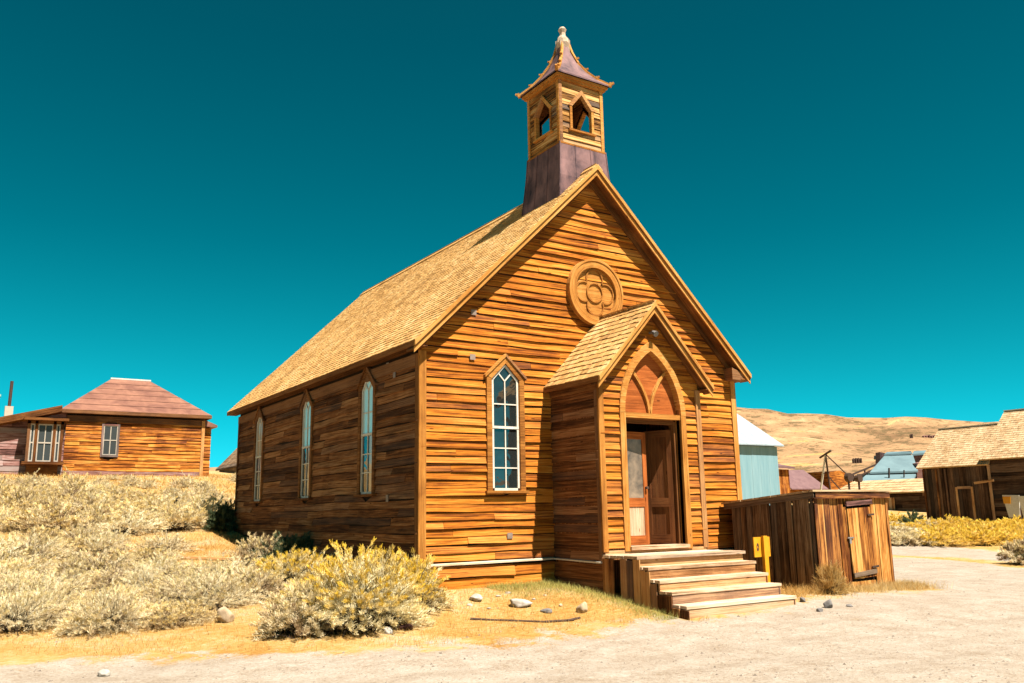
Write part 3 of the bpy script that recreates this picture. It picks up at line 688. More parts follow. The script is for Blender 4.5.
mb=MB(); siding(mb,(X1,0,0),(0,-1,0),(-1,0,0),.0,3.06,.15,lambda z:(0,D),wav=.008); mb.build('porch_side_wall',SIDSHADE,porch)
mb=MB(); siding(mb,(X2,-D,0),(0,1,0),(1,0,0),.0,3.06,.15,lambda z:(0,D),wav=.006); mb.build('porch_side_wall',SID,porch)
mb=MB()
mb.box(X1+.002,X1+.08,-D+.08,-.03,-.9,3.04,(.5,.5,.5)); mb.box(X2-.08,X2-.002,-D+.08,-.03,-.9,3.04,(.5,.5,.5))
mb.box(X1+.002,AX-.66,-D+.002,-D+.078,-.9,2.98,(.5,.5,.5)); mb.box(AX+.66,X2-.002,-D+.002,-D+.078,-.9,2.98,(.5,.5,.5))
# gable sheathing with arch hole, in vertical strips
N_=24
for i in range(N_):
    xa=X1+(X2-X1)*i/N_; xb=X1+(X2-X1)*(i+1)/N_
    def top(x): return min(PZE-.12+PSL*(min(x,2*XM-x)-X1+PE),9)
    def bot(x):
        k=abs(x-AX)
        if k>=.70: return 2.98
        a=arch(.70,2.52,3.76); return max(2.98,float(np.interp(-k,[-(p[0]-AX) for p in a],[p[1] for p in a])))
    mb.hexa([(xa,-D+.004,bot(xa)),(xb,-D+.004,bot(xb)),(xa,-D+.06,bot(xa)),(xb,-D+.06,bot(xb)),(xa,-D+.004,top(xa)),(xb,-D+.004,top(xb)),(xa,-D+.06,top(xa)),(xb,-D+.06,top(xb))],(.5,.5,.5),0)
mb.box(X1+.08,X2-.08,-D+.08,-.03,.16,.2,(.4,.4,.4))
mb.build('porch_lining',SIDSHADE,porch)
mb=MB()
siding(mb,(X1-.012,0,0),(0,-1,0),(-1,0,0),-.85,-.06,.24,lambda z:(0.02,D),tl=.03,tones=(.1,.6),wav=.012); mb.build('porch_skirt_boards',SIDSHADE,porch)
mb=MB(); mb.hexa([(X1-.07,-D,-.045),(X1,-D,-.045),(X1-.07,-.08,-.02),(X1,-.08,-.02),(X1-.07,-D,-.02),(X1,-D,-.01),(X1-.07,-.08,.0),(X1,-.08,.01)],(.6,.2,.2)); mb.build('porch_ledge',WHITEP,porch)
for x,dx in ((X1,1),(X2,-1)):
    mb=MB(); mb.box(min(x-.03*dx,x+.085*dx),max(x-.03*dx,x+.085*dx),-D-.042,-D-.002,.14,3.02); mb.build('porch_corner_board',TRIM,porch)
    mb=MB(); mb.box(min(x-.035*dx,x),max(x-.035*dx,x),-D,-D+.08,-.02,3.02); mb.build('porch_corner_board',TRIMDK,porch)
mb=MB(); mb.box(X1-.045,X1,-D+.0,-.03,2.90,3.04); mb.build('porch_frieze_board',TRIMDK,porch)
psl=(XM-X1+PE)*math.sqrt(1+PSL*PSL); PSV=V((1,0,PSL)).normalized(); PSN=V((-PSL,0,1)).normalized()
for side in (0,1):
    mb=MB(); Lp=D+PO-.02
    if side==0: p0=V((X1-PE,-D-PO,PZE)); U_=V((0,1,0)); v_=PSV; n_=PSN
    else: p0=V((X2+PE,-.02,PZE)); U_=V((0,-1,0)); v_=V((-PSV.x,0,PSV.z)); n_=V((-PSN.x,0,PSN.z))
    c=[p0+U_*u+v_*vv+n_*nn for nn in (-.06,-.016) for vv in (0,psl) for u in (0,Lp)]
    mb.hexa(c,(.3,.3,.3)); rws=int(psl/.145)+1
    shingles(mb,p0-n_*.018,U_,v_,n_,Lp,rws,psl/rws,.15,.018)
    mb.build('porch_roof',SHAKE,porch)
mb=MB(); mb.box(X1-PE+.02,X1,-D-PO+.03,-.03,PZE-.09,PZE-.07); mb.pop('porch_soffit',TRIMDK,porch); mb.box(X2,X2+PE-.02,-D-PO+.03,-.03,PZE-.09,PZE-.07); mb.pop('porch_soffit',TRIMDK,porch)
mb.box(X1-PE+.0,X1-PE+.02,-D-PO+.03,-.02,PZE-.10,PZE-.01); mb.pop('porch_fascia',TRIMDK,porch); mb.box(X2+PE-.02,X2+PE,-D-PO+.03,-.02,PZE-.10,PZE-.01); mb.build('porch_fascia',TRIMDK,porch)
rake(-D-PO+.02,XM,PRZ-.02,XM-X1+PE,PZE-.02,porch,-D,depth=.10,sc=.85,fr=.0001)
# arch casing
mb=MB()
o_=[arch(.785,2.52,3.86,s=s) for s in(-1,1)]; i_=[arch(.665,2.52,3.68,s=s) for s in (-1,1)]
for a,b in zip(o_,i_):
    for k in range(len(a)-1):
        mb.prism([(a[k][0],-D-.052,a[k][1]),(a[k+1][0],-D-.052,a[k+1][1]),(b[k+1][0],-D-.052,b[k+1][1]),(b[k][0],-D-.052,b[k][1])],(0,.16,0),(.75,.2,.3))
mb.build('arch_casing',TRIM,porch)
for s in (-1,1):
    mb=MB(); mb.box(min(AX+s*.66,AX+s*.785),max(AX+s*.66,AX+s*.785),-D-.05,-D+.10,.14,2.515,(.7,.2,.2)); mb.build('door_jamb_casing',TRIM,porch)
    mb=MB(); mb.box(min(AX+s*.655,AX+s*.60),max(AX+s*.655,AX+s*.60),-D+.10,-D+.22,.2,2.42,(.3,.2,.2)); mb.build('inner_jamb',TRIMDK,porch)
mb=MB(); mb.box(AX-.66,AX+.66,-D-.03,-D+.10,2.44,2.53,(.6,.2,.2)); mb.pop('transom',TRIM,porch); mb.box(AX-.6,AX+.6,-D+.1,-D+.2,2.36,2.44,(.4,.2,.2)); mb.build('door_head',TRIMDK,porch)
mb=MB(); a=arch(.665,2.52,3.68,s=1); b=arch(.665,2.52,3.68,s=-1)
mb.prism([(p[0],-D+.085,p[1]) for p in b]+[(p[0],-D+.085,p[1]) for p in a[::-1][1:]],(0,.02,0),(.4,.2,.2)); ty=mb.build('tympanum',DOORW,porch)
mb=MB()
for s in (-1,1):     # two ribs that rise from the middle of the transom and bow apart
    pts=[V((AX+s*(.015+.40*(k/12)**1.9),-D+.062,2.53+.80*(k/12))) for k in range(13)]
    for p,q_ in zip(pts[:-1],pts[1:]): mb.beam(p,q_,.05,.05,side=(0,1,0),tone=(.75,.2,.3))
mb.build('tracery',TRIM,ty)
# doors
def door(hx,w,ang,s,light,name='door',yo=0,hh=2.02):
    """hinged at hx, leaf extends towards s, swings inwards by ang"""
    e=bpy.data.objects.new(name,None); COL.objects.link(e); e.parent=porch
    h=V((hx,-D+.24+yo,.22)); e.location=h-wloc(porch)
    ca,sa_=math.cos(ang),math.sin(ang); U_=V((s*ca,sa_,0)); Nn=V((sa_*s,-ca,0)) if s>0 else V((-sa_,-ca,0))
    def pt(u,z,n): return h+U_*u+V((0,0,z))+Nn*n
    mb=MB()
    def bx(u0,u1,z0,z1,n0,n1,t=None): mb.hexa([pt(u,z,n) for z in (z0,z1) for n in (n0,n1) for u in (u0,u1)],t)
    for (u0,u1,z0,z1) in ((0,.10,0,hh),(w-.10,w,0,hh),(.1,w-.1,0,.16),(.1,w-.1,.66,.82),(.1,w-.1,hh-.13,hh)): bx(u0,u1,z0,z1,-.02,.02,(.5,.2,.5))
    mb.build('door_leaf',DOORW if light else DOORDK,e)
    m2=MB(); mb=m2; bx(.1,w-.1,.16,.66,-.008,.008,(.4,.2,.5)); m2.build('lower_panel',TREAD if light else DOORDK,e)
    m2=MB(); mb=m2; bx(.1,w-.1,.82,hh-.13,-.006,.006,(.5,.2,.5)); m2.build('upper_panel',GLASSP if light else DOORDK,e)
    m2=MB(); c=pt(w-.05,1.0,.03); m2.cyl(c-Nn*.02,c+Nn*.045,.02,.028,10); m2.build('door_knob',IRON,e)
GLASSP=plain('dusty_glass_panel',(.05,.05,.05),(.50,.36,.24),3.2,.35,0,.5,.05)
door(AX-.60,.70,R(6),1,True,yo=.03,hh=2.0); door(AX+.60,.56,R(70),-1,False,yo=-.06,hh=2.06)
mb=MB(); mb.box(AX-.68,AX+.68,-D-.09,-D+.2,.155,.215); mb.build('threshold',TREAD,porch)
mb=MB(); mb.box(X1+.02,X2-.02,-D-.03,-D-.004,.08,.16,(.6,.2,.2)); mb.build('base_board',RISER,porch)
mb=MB(); c=V((3.98,-D-.06,4.02)); mb.beam(c+V((0,.06,0)),c+V((0,-.06,.0)),.03,.03); mb.cyl(c+V((0,-.04,0)),c+V((0,-.13,-.05)),.035,.055,10); mb.build('porch_lamp',ROCKG,porch)

# ---------------- steps (own thing)
st=empty('entrance_steps',(3.9,-2.4,-.75),'worn wooden entrance steps with small landing in front of the church porch door','steps')
SX0,SX1=2.69,5.11
mb=MB()
for i in range(5):
    y1=-D-.05-(i)*.176; y0=y1-.171
    mb.box(SX0-rnd(0,.03),SX1+rnd(0,.03),y0,y1,.055+rnd(-.003,.003),.10+rnd(-.004,.004),None,0,0)
mb.build('landing_deck',TREAD,st)
ys=[-2.33,-2.60,-2.85,-3.11,-3.40]; zs=[.10,-.06,-.24,-.40,-.58]
for k in range(5):
    nz=zs[k+1] if k<4 else -.86
    mb=MB(); mb.hexa([(SX0+rnd(0,.02),ys[k]+.03+rnd(-.003,.003),nz-.005),(SX1-rnd(0,.02),ys[k]+.03,nz-.005),(SX0+.0,ys[k]+.06,nz-.005),(SX1,ys[k]+.06,nz-.005),(SX0+.01,ys[k]+.03,zs[k]-.046),(SX1-.01,ys[k]+.03,zs[k]-.046),(SX0,ys[k]+.06,zs[k]-.046),(SX1,ys[k]+.06,zs[k]-.046)]); mb.build('riser',RISER,st)
    if k:
        mb=MB(); 
        ym=(ys[k]+ys[k-1]+.03)/2
        for (ya,yb) in ((ys[k],ym-.004),(ym,ys[k-1]+.055)):
            a,b=rnd(0,.025),rnd(0,.025); z=zs[k]+rnd(-.003,.003)
            mb.box(SX0-a*.4,SX1+b*.4,ya+.018,yb,z-.045,z,None,0,0)
        mb.build('tread',TREAD,st)
for xs_ in (SX0+.0,SX1-.03):
    mb=MB(); y=-D-.03
    while y>-3.38:
        w=rnd(.11,.19); y1=y-w
        zt=zs[0]-.046
        for k in range(1,5):
            if (y+y1)/2<ys[k-1]+.0: zt=zs[k]-.046
        zt-=rnd(.0,.02)
        skipgap=(abs((y+y1)/2+1.78)<.07 and xs_<3)
        if not skipgap: mb.box(xs_-.022+rnd(-.006,.006),xs_+.0+rnd(-.004,.004),y1+.006,y,-.92,zt,None,0,2)
        y=y1
    mb.build('side_planks',PLANK,st)
mb=MB(); mb.box(SX0+.1,SX0+.19,-1.9,-1.81,-.9,.05); mb.build('framing_post',PLANK,st)

# ================================================================== SHED
sh=empty('storage_shed',(8.15,-1.2,-.75),'low lean-to shed of weathered vertical planks beside the church steps','shed')
xa,xb,yf,yr=7.09,9.26,-2.30,-.27
zr=lambda y:1.10+(.93-1.10)*(y-yf)/(yr-yf)
mb=MB()
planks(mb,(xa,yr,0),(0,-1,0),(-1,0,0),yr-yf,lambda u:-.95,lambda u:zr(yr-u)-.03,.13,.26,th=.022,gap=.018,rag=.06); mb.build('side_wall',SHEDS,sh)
mb=MB(); planks(mb,(xa,yf,0),(1,0,0),(0,-1,0),xb-xa,lambda u:-.95,lambda u:1.07,.13,.25,th=.024,gap=.016,rag=.05,skip=lambda u:.87<u<1.64); 
planks(mb,(xa+.87,yf,0),(1,0,0),(0,-1,0),.77,lambda u:-.92,lambda u:-.58,.13,.2,th=.02)
planks(mb,(xa+.87,yf,0),(1,0,0),(0,-1,0),.77,lambda u:.86,lambda u:1.07,.2,.3,th=.02)
mb.build('front_wall',SHEDW,sh)
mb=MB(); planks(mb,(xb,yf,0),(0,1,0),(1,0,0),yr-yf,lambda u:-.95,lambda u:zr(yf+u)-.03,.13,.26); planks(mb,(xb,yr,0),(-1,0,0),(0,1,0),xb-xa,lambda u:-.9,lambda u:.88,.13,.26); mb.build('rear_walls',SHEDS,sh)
mb=MB(); mb.box(xa+.03,xb-.03,yf+.03,yr-.03,-.8,.86,(.5,.5,.5)); mb.build('interior',DARK,sh)
for x in (xa-.03,xb-.03):
    mb=MB(); mb.box(x,x+.09 if x<8 else x+.06,yf-.045,yf-.026,-.93,1.06,None,0,2); mb.build('corner_post',SHEDW,sh)
mb=MB(); y=yf-.13
while y<yr+.15:
    w=rnd(.16,.24); y1=min(y+w,yr+.2); e0=rnd(0,.05); e1=rnd(0,.04)
    mb.hexa([(xa-.12-e0,y+.006,zr(y)),(xb+.05+e1,y+.006,zr(y)),(xa-.12-e0,y1,zr(y1)),(xb+.05+e1,y1,zr(y1)),(xa-.12-e0,y+.006,zr(y)+.035),(xb+.05+e1,y+.006,zr(y)+.035),(xa-.12-e0,y1,zr(y1)+.035),(xb+.05+e1,y1,zr(y1)+.035)],None,0); y=y1
mb.build('roof',SHAKEP,sh)
mb=MB(); mb.box(xa-.10,xb+.05,yf-.10,yf-.028,.985,1.095,None,0,0); mb.build('header_board',SHEDW,sh)
mb=MB(); mb.hexa([(xa-.11,yf-.10,zr(yf)-.10),(xa-.05,yf-.10,zr(yf)-.10),(xa-.11,yr+.15,zr(yr)-.12),(xa-.05,yr+.15,zr(yr)-.12),(xa-.11,yf-.10,zr(yf)-.002),(xa-.05,yf-.10,zr(yf)-.002),(xa-.11,yr+.15,zr(yr)-.014),(xa-.05,yr+.15,zr(yr)-.014)],(.5,.9,.5),1); mb.build('verge_board',SHEDS,sh)
mb=MB(); x=xa+.90
while x<xa+1.61:
    w=min(rnd(.13,.2),xa+1.62-x); t=.04*(x-xa-.90)
    mb.hexa([(x+.03,yf-.055,-.53+t),(x+w+.025,yf-.055,-.53+t),(x+.03,yf-.03,-.53+t),(x+w+.025,yf-.03,-.53+t),(x,yf-.055,.79+t),(x+w-.005,yf-.055,.79+t),(x,yf-.03,.79+t),(x+w-.005,yf-.03,.79+t)],None,2); x+=w
dr=mb.build('door',SHEDW,sh)
mb=MB(); mb.beam((xa+.93,yf-.066,-.46),(xa+1.63,yf-.066,-.41),.08,.02,side=(0,0,1)); mb.build('door_batten',SHEDS,dr)
mb=MB(); mb.beam((xa+.86,yf-.065,.875),(xa+1.66,yf-.065,.915),.085,.04,side=(0,0,1)); mb.build('door_lintel',HOUSEP,sh)
mb=MB(); mb.box(xa+.80,xa+.875,yf-.045,yf-.026,-.85,.82,None,0,2); mb.build('door_post',SHEDW,sh)
mb=MB(); mb.beam((xa+.82,yf-.07,.24),(xa+1.0,yf-.07,.24),.025,.015); mb.beam((xa+.88,yf-.08,.22),(xa+.88,yf-.08,.13),.05,.02); mb.build('hasp',ROCKG,dr)
for zz in (.66,-.33):
    mb=MB(); mb.beam((xa+1.50,yf-.07,zz),(xa+1.70,yf-.07,zz+.01),.035,.015); mb.build('hinge',IRON,dr)

# yellow post sign
sp_=empty('post_sign',(5.9,-2.1,-.72),'short yellow wooden post with a small numbered yellow board beside the steps','sign')
mb=MB(); mb.box(5.85,5.95,-2.13,-2.07,-.95,.33,(.6,.5,.5)); mb.build('post',YELLOW,sp_)
mb=MB(); mb.box(5.66,6.08,-2.065,-2.04,-.04,.31,(.5,.5,.5)); pl=mb.build('board',YELLOW,sp_)
mb=ring(.012,.032,-2.065,-2.0685,24,0,0,(.5,.5,.5)); mb.v=[(5.755+v[0],v[1],.135+v[2]*2.2) for v in mb.v]; mb.build('digit',IRON,pl)

# ================================================================== distant buildings
def simple_window(par,x0,x1,z0,z1,y,mat_f=TRIM,mull=True):
    mb=MB()
    t=.09
    mb.box(x0-t,x0,y-.05,y,z0-t,z1+t); mb.box(x1,x1+t,y-.05,y,z0-t,z1+t); mb.box(x0,x1,y-.05,y,z1,z1+t); mb.box(x0-t*.4,x1+t*.4,y-.08,y,z0-t,z0)
    f=mb.build('window',mat_f,par)
    mb=MB(); mb.box(x0,x1,y-.012,y-.006,z0,z1,(.5,.5,.5)); mb.build('pane',GLASSD,f)
    mb=MB(); xm,zm=(x0+x1)/2,(z0+z1)/2
    for b in ((x0,x0+.035,z0,z1),(x1-.035,x1,z0,z1),(x0+.035,x1-.035,z0,z0+.04),(x0+.035,x1-.035,z1-.04,z1),(x0+.035,x1-.035,zm-.022,zm+.022),(xm-.02,xm+.02,z0+.05,zm-.03),(xm-.02,xm+.02,zm+.03,z1-.05)): mb.box(b[0],b[1],y-.03,y-.014,b[2],b[3],(.6,.5,.5))
    mb.build('sash',SASHG,f); return f
# hip roofed house
HY=32
ho=empty('hip_roofed_house',(.8,34,2.8),'brown board house with faded red hipped roof and bay window on the slope at left','house')
hx0,hx1,hyb=-2.35,3.9,38.2
mb=MB(); siding(mb,(hx0,HY,0),(1,0,0),(0,-1,0),3.05,5.62,.17,lambda z:(0,hx1-hx0),[lambda z:(1.55,2.30) if 3.72<z<5.3 else None],wav=.012,maxb=4)
siding(mb,(hx1,HY,0),(0,1,0),(1,0,0),3.05,5.62,.17,lambda z:(0,hyb-HY)); mb.build('wall',HOUSEW,ho)
mb=MB(); mb.box(hx0+.03,hx1-.03,HY+.03,hyb,2.3,5.68,(.5,.5,.5)); mb.build('wall_core',DARK,ho)
mb=MB(); mb.box(hx0,hx1,HY-.02,HY+.02,2.5,3.04,(.5,.5,.5)); mb.build('foundation_board',HOUSEP,ho)
mb=MB(); mb.box(hx1-.12,hx1+.03,HY-.05,HY-.004,2.8,5.6); mb.build('corner_board',TRIM,ho)
mb=MB(); mb.box(hx0,hx1,HY-.04,HY-.004,5.35,5.62,(.2,.9,.5)); mb.build('frieze_board',TRIMDK,ho)
simple_window(ho,-.72,-.11,3.8,5.2,HY-.02,HOUSEP)
mb=MB(); ez,rz_=5.86,7.95; e0,e1,f0,f1=hx0-.3,hx1+.28,HY-.3,hyb+.3; ra,rb_,ry=-.1,1.75,(HY+hyb)/2+.2
mb.face([(e0,f0,ez),(e1,f0,ez),(rb_,ry,rz_),(ra,ry,rz_)],(.5,.5,.5)); mb.face([(e1,f0,ez),(e1,f1,ez),(rb_,ry,rz_)],(.5,.5,.5)); mb.face([(e1,f1,ez),(e0,f1,ez),(ra,ry,rz_),(rb_,ry,rz_)],(.5,.5,.5)); mb.face([(e0,f1,ez),(e0,f0,ez),(ra,ry,rz_)],(.5,.5,.5)); mb.face([(e0,f0,ez),(e0,f1,ez),(e1,f1,ez),(e1,f0,ez)],(.5,.5,.5))
for k in range(1,6):   # courses of metal sheets
    t=k/6; zz=ez+(rz_-ez)*t; xl=e0+(ra-e0)*t; xr=e1+(rb_-e1)*t; yy=f0+(ry-f0)*t
    mb.beam((xl,yy-.01,zz+.012),(xr,yy-.01,zz+.012),.02,.02,tone=(rnd(0,1),.5,.5))
mb.build('roof',REDMET,ho)
mb=MB(); mb.box(ra-.05,rb_+.05,ry-.06,ry+.06,rz_-.02,rz_+.05); mb.build('ridge_cap',WHITEP,ho)
mb=MB(); mb.box(e0,e1,f0-.02,f0+.01,ez-.15,ez+.01); mb.box(e0,e1,f0+.01,HY,ez-.15,ez-.12); mb.box(e1-.02,e1+.01,f0+.01,f1,ez-.15,ez+.01); mb.build('eave_board',TRIMDK,ho)
# side wing with sloping roof and bay
wx0=-9.5
mb=MB()
def wo(z):
    lo=wx0
    if z>4.35: lo=hx0-(5.95-z)/(5.95-4.35)*(hx0-wx0)
    return (lo-wx0,hx0-wx0) if lo<hx0-.2 else None
siding(mb,(wx0,HY+.02,0),(1,0,0),(0,-1,0),2.75,5.7,.24,wo,wav=.01,tl=.02); wing=mb.build('wing_wall',HOUSEP,ho)
mb=MB(); mb.prism([(wx0,HY+.06,2.4),(hx0,HY+.06,2.4),(hx0,HY+.06,5.75),(wx0,HY+.06,4.2)],(0,4,0)); mb.build('wing_core',DARK,ho)
mb=MB(); za=lambda x:6.0+(x-(hx0-.35))*.27
mb.hexa([(wx0-.3,HY-.45,za(wx0-.3)-.09),(hx0-.25,HY-.45,za(hx0-.25)-.09),(wx0-.3,HY+4.5,za(wx0-.3)-.09),(hx0-.25,HY+4.5,za(hx0-.25)-.09),(wx0-.3,HY-.45,za(wx0-.3)),(hx0-.25,HY-.45,za(hx0-.25)),(wx0-.3,HY+4.5,za(wx0-.3)),(hx0-.25,HY+4.5,za(hx0-.25))]); mb.build('wing_roof',TRIMDK,ho)
mb=MB(); mb.hexa([(wx0-.3,HY-.47,za(wx0-.3)-.30),(hx0-.25,HY-.47,za(hx0-.25)-.30),(wx0-.3,HY+.02,za(wx0-.3)-.36),(hx0-.25,HY+.02,za(hx0-.25)-.36),(wx0-.3,HY-.47,za(wx0-.3)-.10),(hx0-.25,HY-.47,za(hx0-.25)-.10),(wx0-.3,HY+.02,za(wx0-.3)-.10),(hx0-.25,HY+.02,za(hx0-.25)-.10)],(.1,.2,.5)); mb.build('wing_eave_box',TRIMDK,ho)
# bay window
by=HY-.75; b0,b1=-3.95,-2.5
mb=MB()
for x in (b0,b0+.30,b1-.30-.12,b1-.12): mb.box(x,x+.12,by,by+.12,3.4,5.25)
mb.box(b0-.12,b1+.12,by-.12,HY+.1,3.28,3.40); mb.box(b0-.18,b1+.18,by-.22,HY+.1,5.25,5.36); mb.box(b0,b1,by,by+.1,5.1,5.24)
mb.box(b0+.1,b1-.1,by+.18,HY,2.7,3.27,(.1,.3,.3)); bay=mb.build('bay_window',TRIMDK,ho)
mb=MB(); mb.box(b0+.03,b1-.03,by+.06,HY+.0,3.4,5.1,(.5,.5,.5)); mb.build('pane',GLASSD,bay)
mb=MB()
for xl,xr in ((b0+.12,b0+.30),(b0+.42,b1-.42),(b1-.30,b1-.12)):
    for b in ((xl,xl+.05,3.4,5.1),(xr-.05,xr,3.4,5.1),(xl+.05,xr-.05,4.22,4.28),(xl+.05,xr-.05,3.4,3.46),(xl+.05,xr-.05,5.04,5.1)): mb.box(b[0],b[1],by+.03,by+.055,b[2],b[3],(.7,.4,.4))
xm=(b0+b1)/2; mb.box(xm-.02,xm+.02,by+.035,by+.05,3.46,4.22,(.7,.4,.4)); mb.box(xm-.02,xm+.02,by+.035,by+.05,4.28,5.04,(.7,.4,.4)); mb.build('sash',SASHG,bay)
# annex at right end
mb=MB(); siding(mb,(hx1+.03,HY+.8,0),(1,0,0),(0,-1,0),2.85,5.35,.17,lambda z:(0,.52)); mb.box(hx1+.03,hx1+.53,HY+.81,HY+3,2.4,5.35,(.5,.5,.5)); mb.build('annex_wall',HOUSEW,ho)
mb=MB(); mb.hexa([(hx1+.0,HY+.5,5.4),(hx1+.78,HY+.5,5.36),(hx1+.0,HY+3.2,5.4),(hx1+.78,HY+3.2,5.36),(hx1+.0,HY+.5,5.78),(hx1+.78,HY+.5,5.46),(hx1+.0,HY+3.2,5.78),(hx1+.78,HY+3.2,5.46)],(.5,.5,.5)); mb.build('annex_roof',REDMET,ho)
mb=MB(); c=V((-4.55,36,0)); mb.box(c.x-.18,c.x+.18,c.y-.2,c.y+.2,5.0,6.35,(.7,.4,.4)); ch=mb.build('chimney',BRASSY,ho)
mb=MB(); mb.cyl((c.x,c.y,6.35),(c.x+.02,c.y,7.62),.075,.075,10); mb.build('stovepipe',IRON,ch)
mb=MB(); mb.box(-5.55,-4.98,36.6,37.3,4.6,7.0,(.5,.5,.5)); mb.box(-5.6,-4.93,36.55,37.35,6.9,7.0,(.5,.5,.5)); mb.build('chimney',BRASSY,ho)

# grey shack behind church at left
gs=empty('board_shack',(11.5,48,3.4),'grey board shack glimpsed between the hip-roofed house and the rear of the church','shack')
mb=MB(); mb.prism([(10.15,47.5,3.0),(14,47.5,3.0),(14,47.5,7.6),(13.2,47.5,8.0),(10.15,47.5,4.55)],(0,6,0)); mb.build('wall',SHEDS,gs)
mb=MB(); mb.hexa([(9.95,47.2,4.2),(13.4,47.2,7.9),(9.95,53.8,4.2),(13.4,53.8,7.9),(9.95,47.2,4.32),(13.4,47.2,8.02),(9.95,53.8,4.32),(13.4,53.8,8.02)]); mb.build('roof',SHEDS,gs)

# galvanised metal building behind church right
mt=empty('metal_clad_building',(27,20,.1),'pale blue-grey sheet metal building with sloping roof just right of the church','building')
mx1=30.05; my=18
mb=MB(); x=20.0
while x<mx1-.05:
    w=min(.62,mx1-x); mb.box(x+.004,x+w,my-.02-rnd(0,.008),my,-.4,4.0,(rnd(0,1),.5,.5)); x+=w
mb.box(20,mx1-.02,my+.0,my+8,-.4,3.95,(.5,.5,.5)); mb.build('wall',BLUEMET,mt)
mb=MB(); mslope=(6.9-4.02)/4.2
x=19.8
while x<mx1+.2:
    w=min(.7,mx1+.25-x); t=(rnd(0,1),.5,.5); o=rnd(0,.01)
    mb.hexa([(x+.01,my-.3,4.0+o),(x+w,my-.3,4.0+o),(x+.01,my+4.2,6.9+o),(x+w,my+4.2,6.9+o),(x+.01,my-.3,4.06+o),(x+w,my-.3,4.06+o),(x+.01,my+4.2,6.96+o),(x+w,my+4.2,6.96+o)],t)
    mb.hexa([(x+.01,my+8.6,4.0+o),(x+w,my+8.6,4.0+o),(x+.01,my+4.2,6.9+o),(x+w,my+4.2,6.9+o),(x+.01,my+8.6,4.06+o),(x+w,my+8.6,4.06+o),(x+.01,my+4.2,6.96+o),(x+w,my+4.2,6.96+o)],t); x+=w
mb.build('roof',BLUEROOF,mt)
mb=MB(); mb.prism([(mx1-.06,my,3.95),(mx1-.06,my+8,3.95),(mx1-.06,my+4.1,6.8)],(.05,0,0)); mb.build('gable',BLUEMET,mt)

# barns at right
ba=empty('plank_barn',(44.5,15.5,-.3),'dark brown vertical plank barn with pale shake roof and closed plank door at the right','barn')
BXW=42
def barn(root,y0,y1,zb,ze,rise,dep,vertical,mat,y_over=.25,wallx=BXW,core=True,rows=19):
    mb=MB()
    if vertical: planks(mb,(wallx,y1,0),(0,-1,0),(-1,0,0),y1-y0,lambda u:zb-.3,lambda u:ze-.05,.16,.34,th=.03,gap=.02,rag=.08)
    else: siding(mb,(wallx,y1,0),(0,-1,0),(-1,0,0),zb-.2,ze-.05,.24,lambda z:(0,y1-y0),wav=.02,tl=.04)
    mb.build('wall',mat,root)
    mb=MB(); mb.box(wallx+.04,wallx+2*dep-.04,y0+.03,y1-.03,zb-.5,ze-.03,(.5,.5,.5))
    for yy in (y0+.05,y1-.05): mb.prism([(wallx+.04,yy,ze-.03),(wallx+2*dep-.04,yy,ze-.03),(wallx+dep,yy,ze+rise-.08)],(0,.02,0))
    mb.build('wall_core',BARNW,root)
    mb=MB(); sl=math.hypot(dep+.3,rise); s_=rise/(dep+.3)
    v_=V((dep+.3,0,rise)).normalized(); n_=V((-rise,0,dep+.3)).normalized(); P=V((wallx-.3,y0-y_over,ze)); Ln=y1-y0+2*y_over
    mb.hexa([P+V((0,1,0))*u+v_*vv+n_*nn for nn in (-.09,-.02) for vv in (0,sl) for u in (0,Ln)],(.5,.5,.5))
    shingles(mb,P-n_*.02,(0,1,0),v_,n_,Ln,rows,sl/rows,.16,.02,rag=.02)
    v2=V((-(dep+.3),0,rise)).normalized(); n2=V((rise,0,dep+.3)).normalized(); P2=V((wallx+2*dep+.3,y0-y_over,ze))
    mb.hexa([P2+V((0,1,0))*u+v2*vv+n2*nn for nn in (-.09,-.02) for vv in (0,sl) for u in (0,Ln)],(.5,.5,.5))
    mb.build('roof',SHAKEP,root)
    mb=MB(); mb.beam((wallx+dep,y0-y_over,ze+rise+.02),(wallx+dep,y1+y_over,ze+rise+.02),.18,.06,side=(1,0,0)); mb.build('ridge_board',WHITEP,root)
barn(ba,13.55,17.35,-.3,3.02,2.4,2.5,True,BARNW)
mb=MB(); planks(mb,(BXW-.05,15.3,0),(0,-1,0),(-1,0,0),.78,lambda u:-.15,lambda u:1.72,.2,.3,th=.03); d_=mb.build('door',BARNW,ba)
mb=MB(); mb.box(BXW-.12,BXW-.06,15.3,15.42,-.1,1.82); mb.box(BXW-.12,BXW-.06,14.4,14.52,-.1,1.82); mb.box(BXW-.13,BXW-.07,14.52,15.3,1.70,1.86); mb.build('frame',RISER,d_)
for y_ in (17.25,16.45,15.9):
    mb=MB(); mb.box(BXW-.12,BXW-.05,y_,y_+.09,-.3,2.9); mb.build('batten',PLANK,ba)
mb=MB(); mb.beam((BXW-.4,13.0,2.12),(BXW-.4,14.1,2.0),.12,.12); mb.build('rail',RISER,ba)
bb=empty('board_barn',(44.5,12.3,-.3),'taller barn with horizontal brown boards and a pale shake roof at the right edge','barn')
barn(bb,5.5,13.5,-.3,3.3,2.86,3.0,False,BARNW,rows=22)
mb=MB(); mb.box(BXW-.10,BXW-.05,13.32,13.48,-.4,3.2); mb.build('corner_board',RISER,bb)
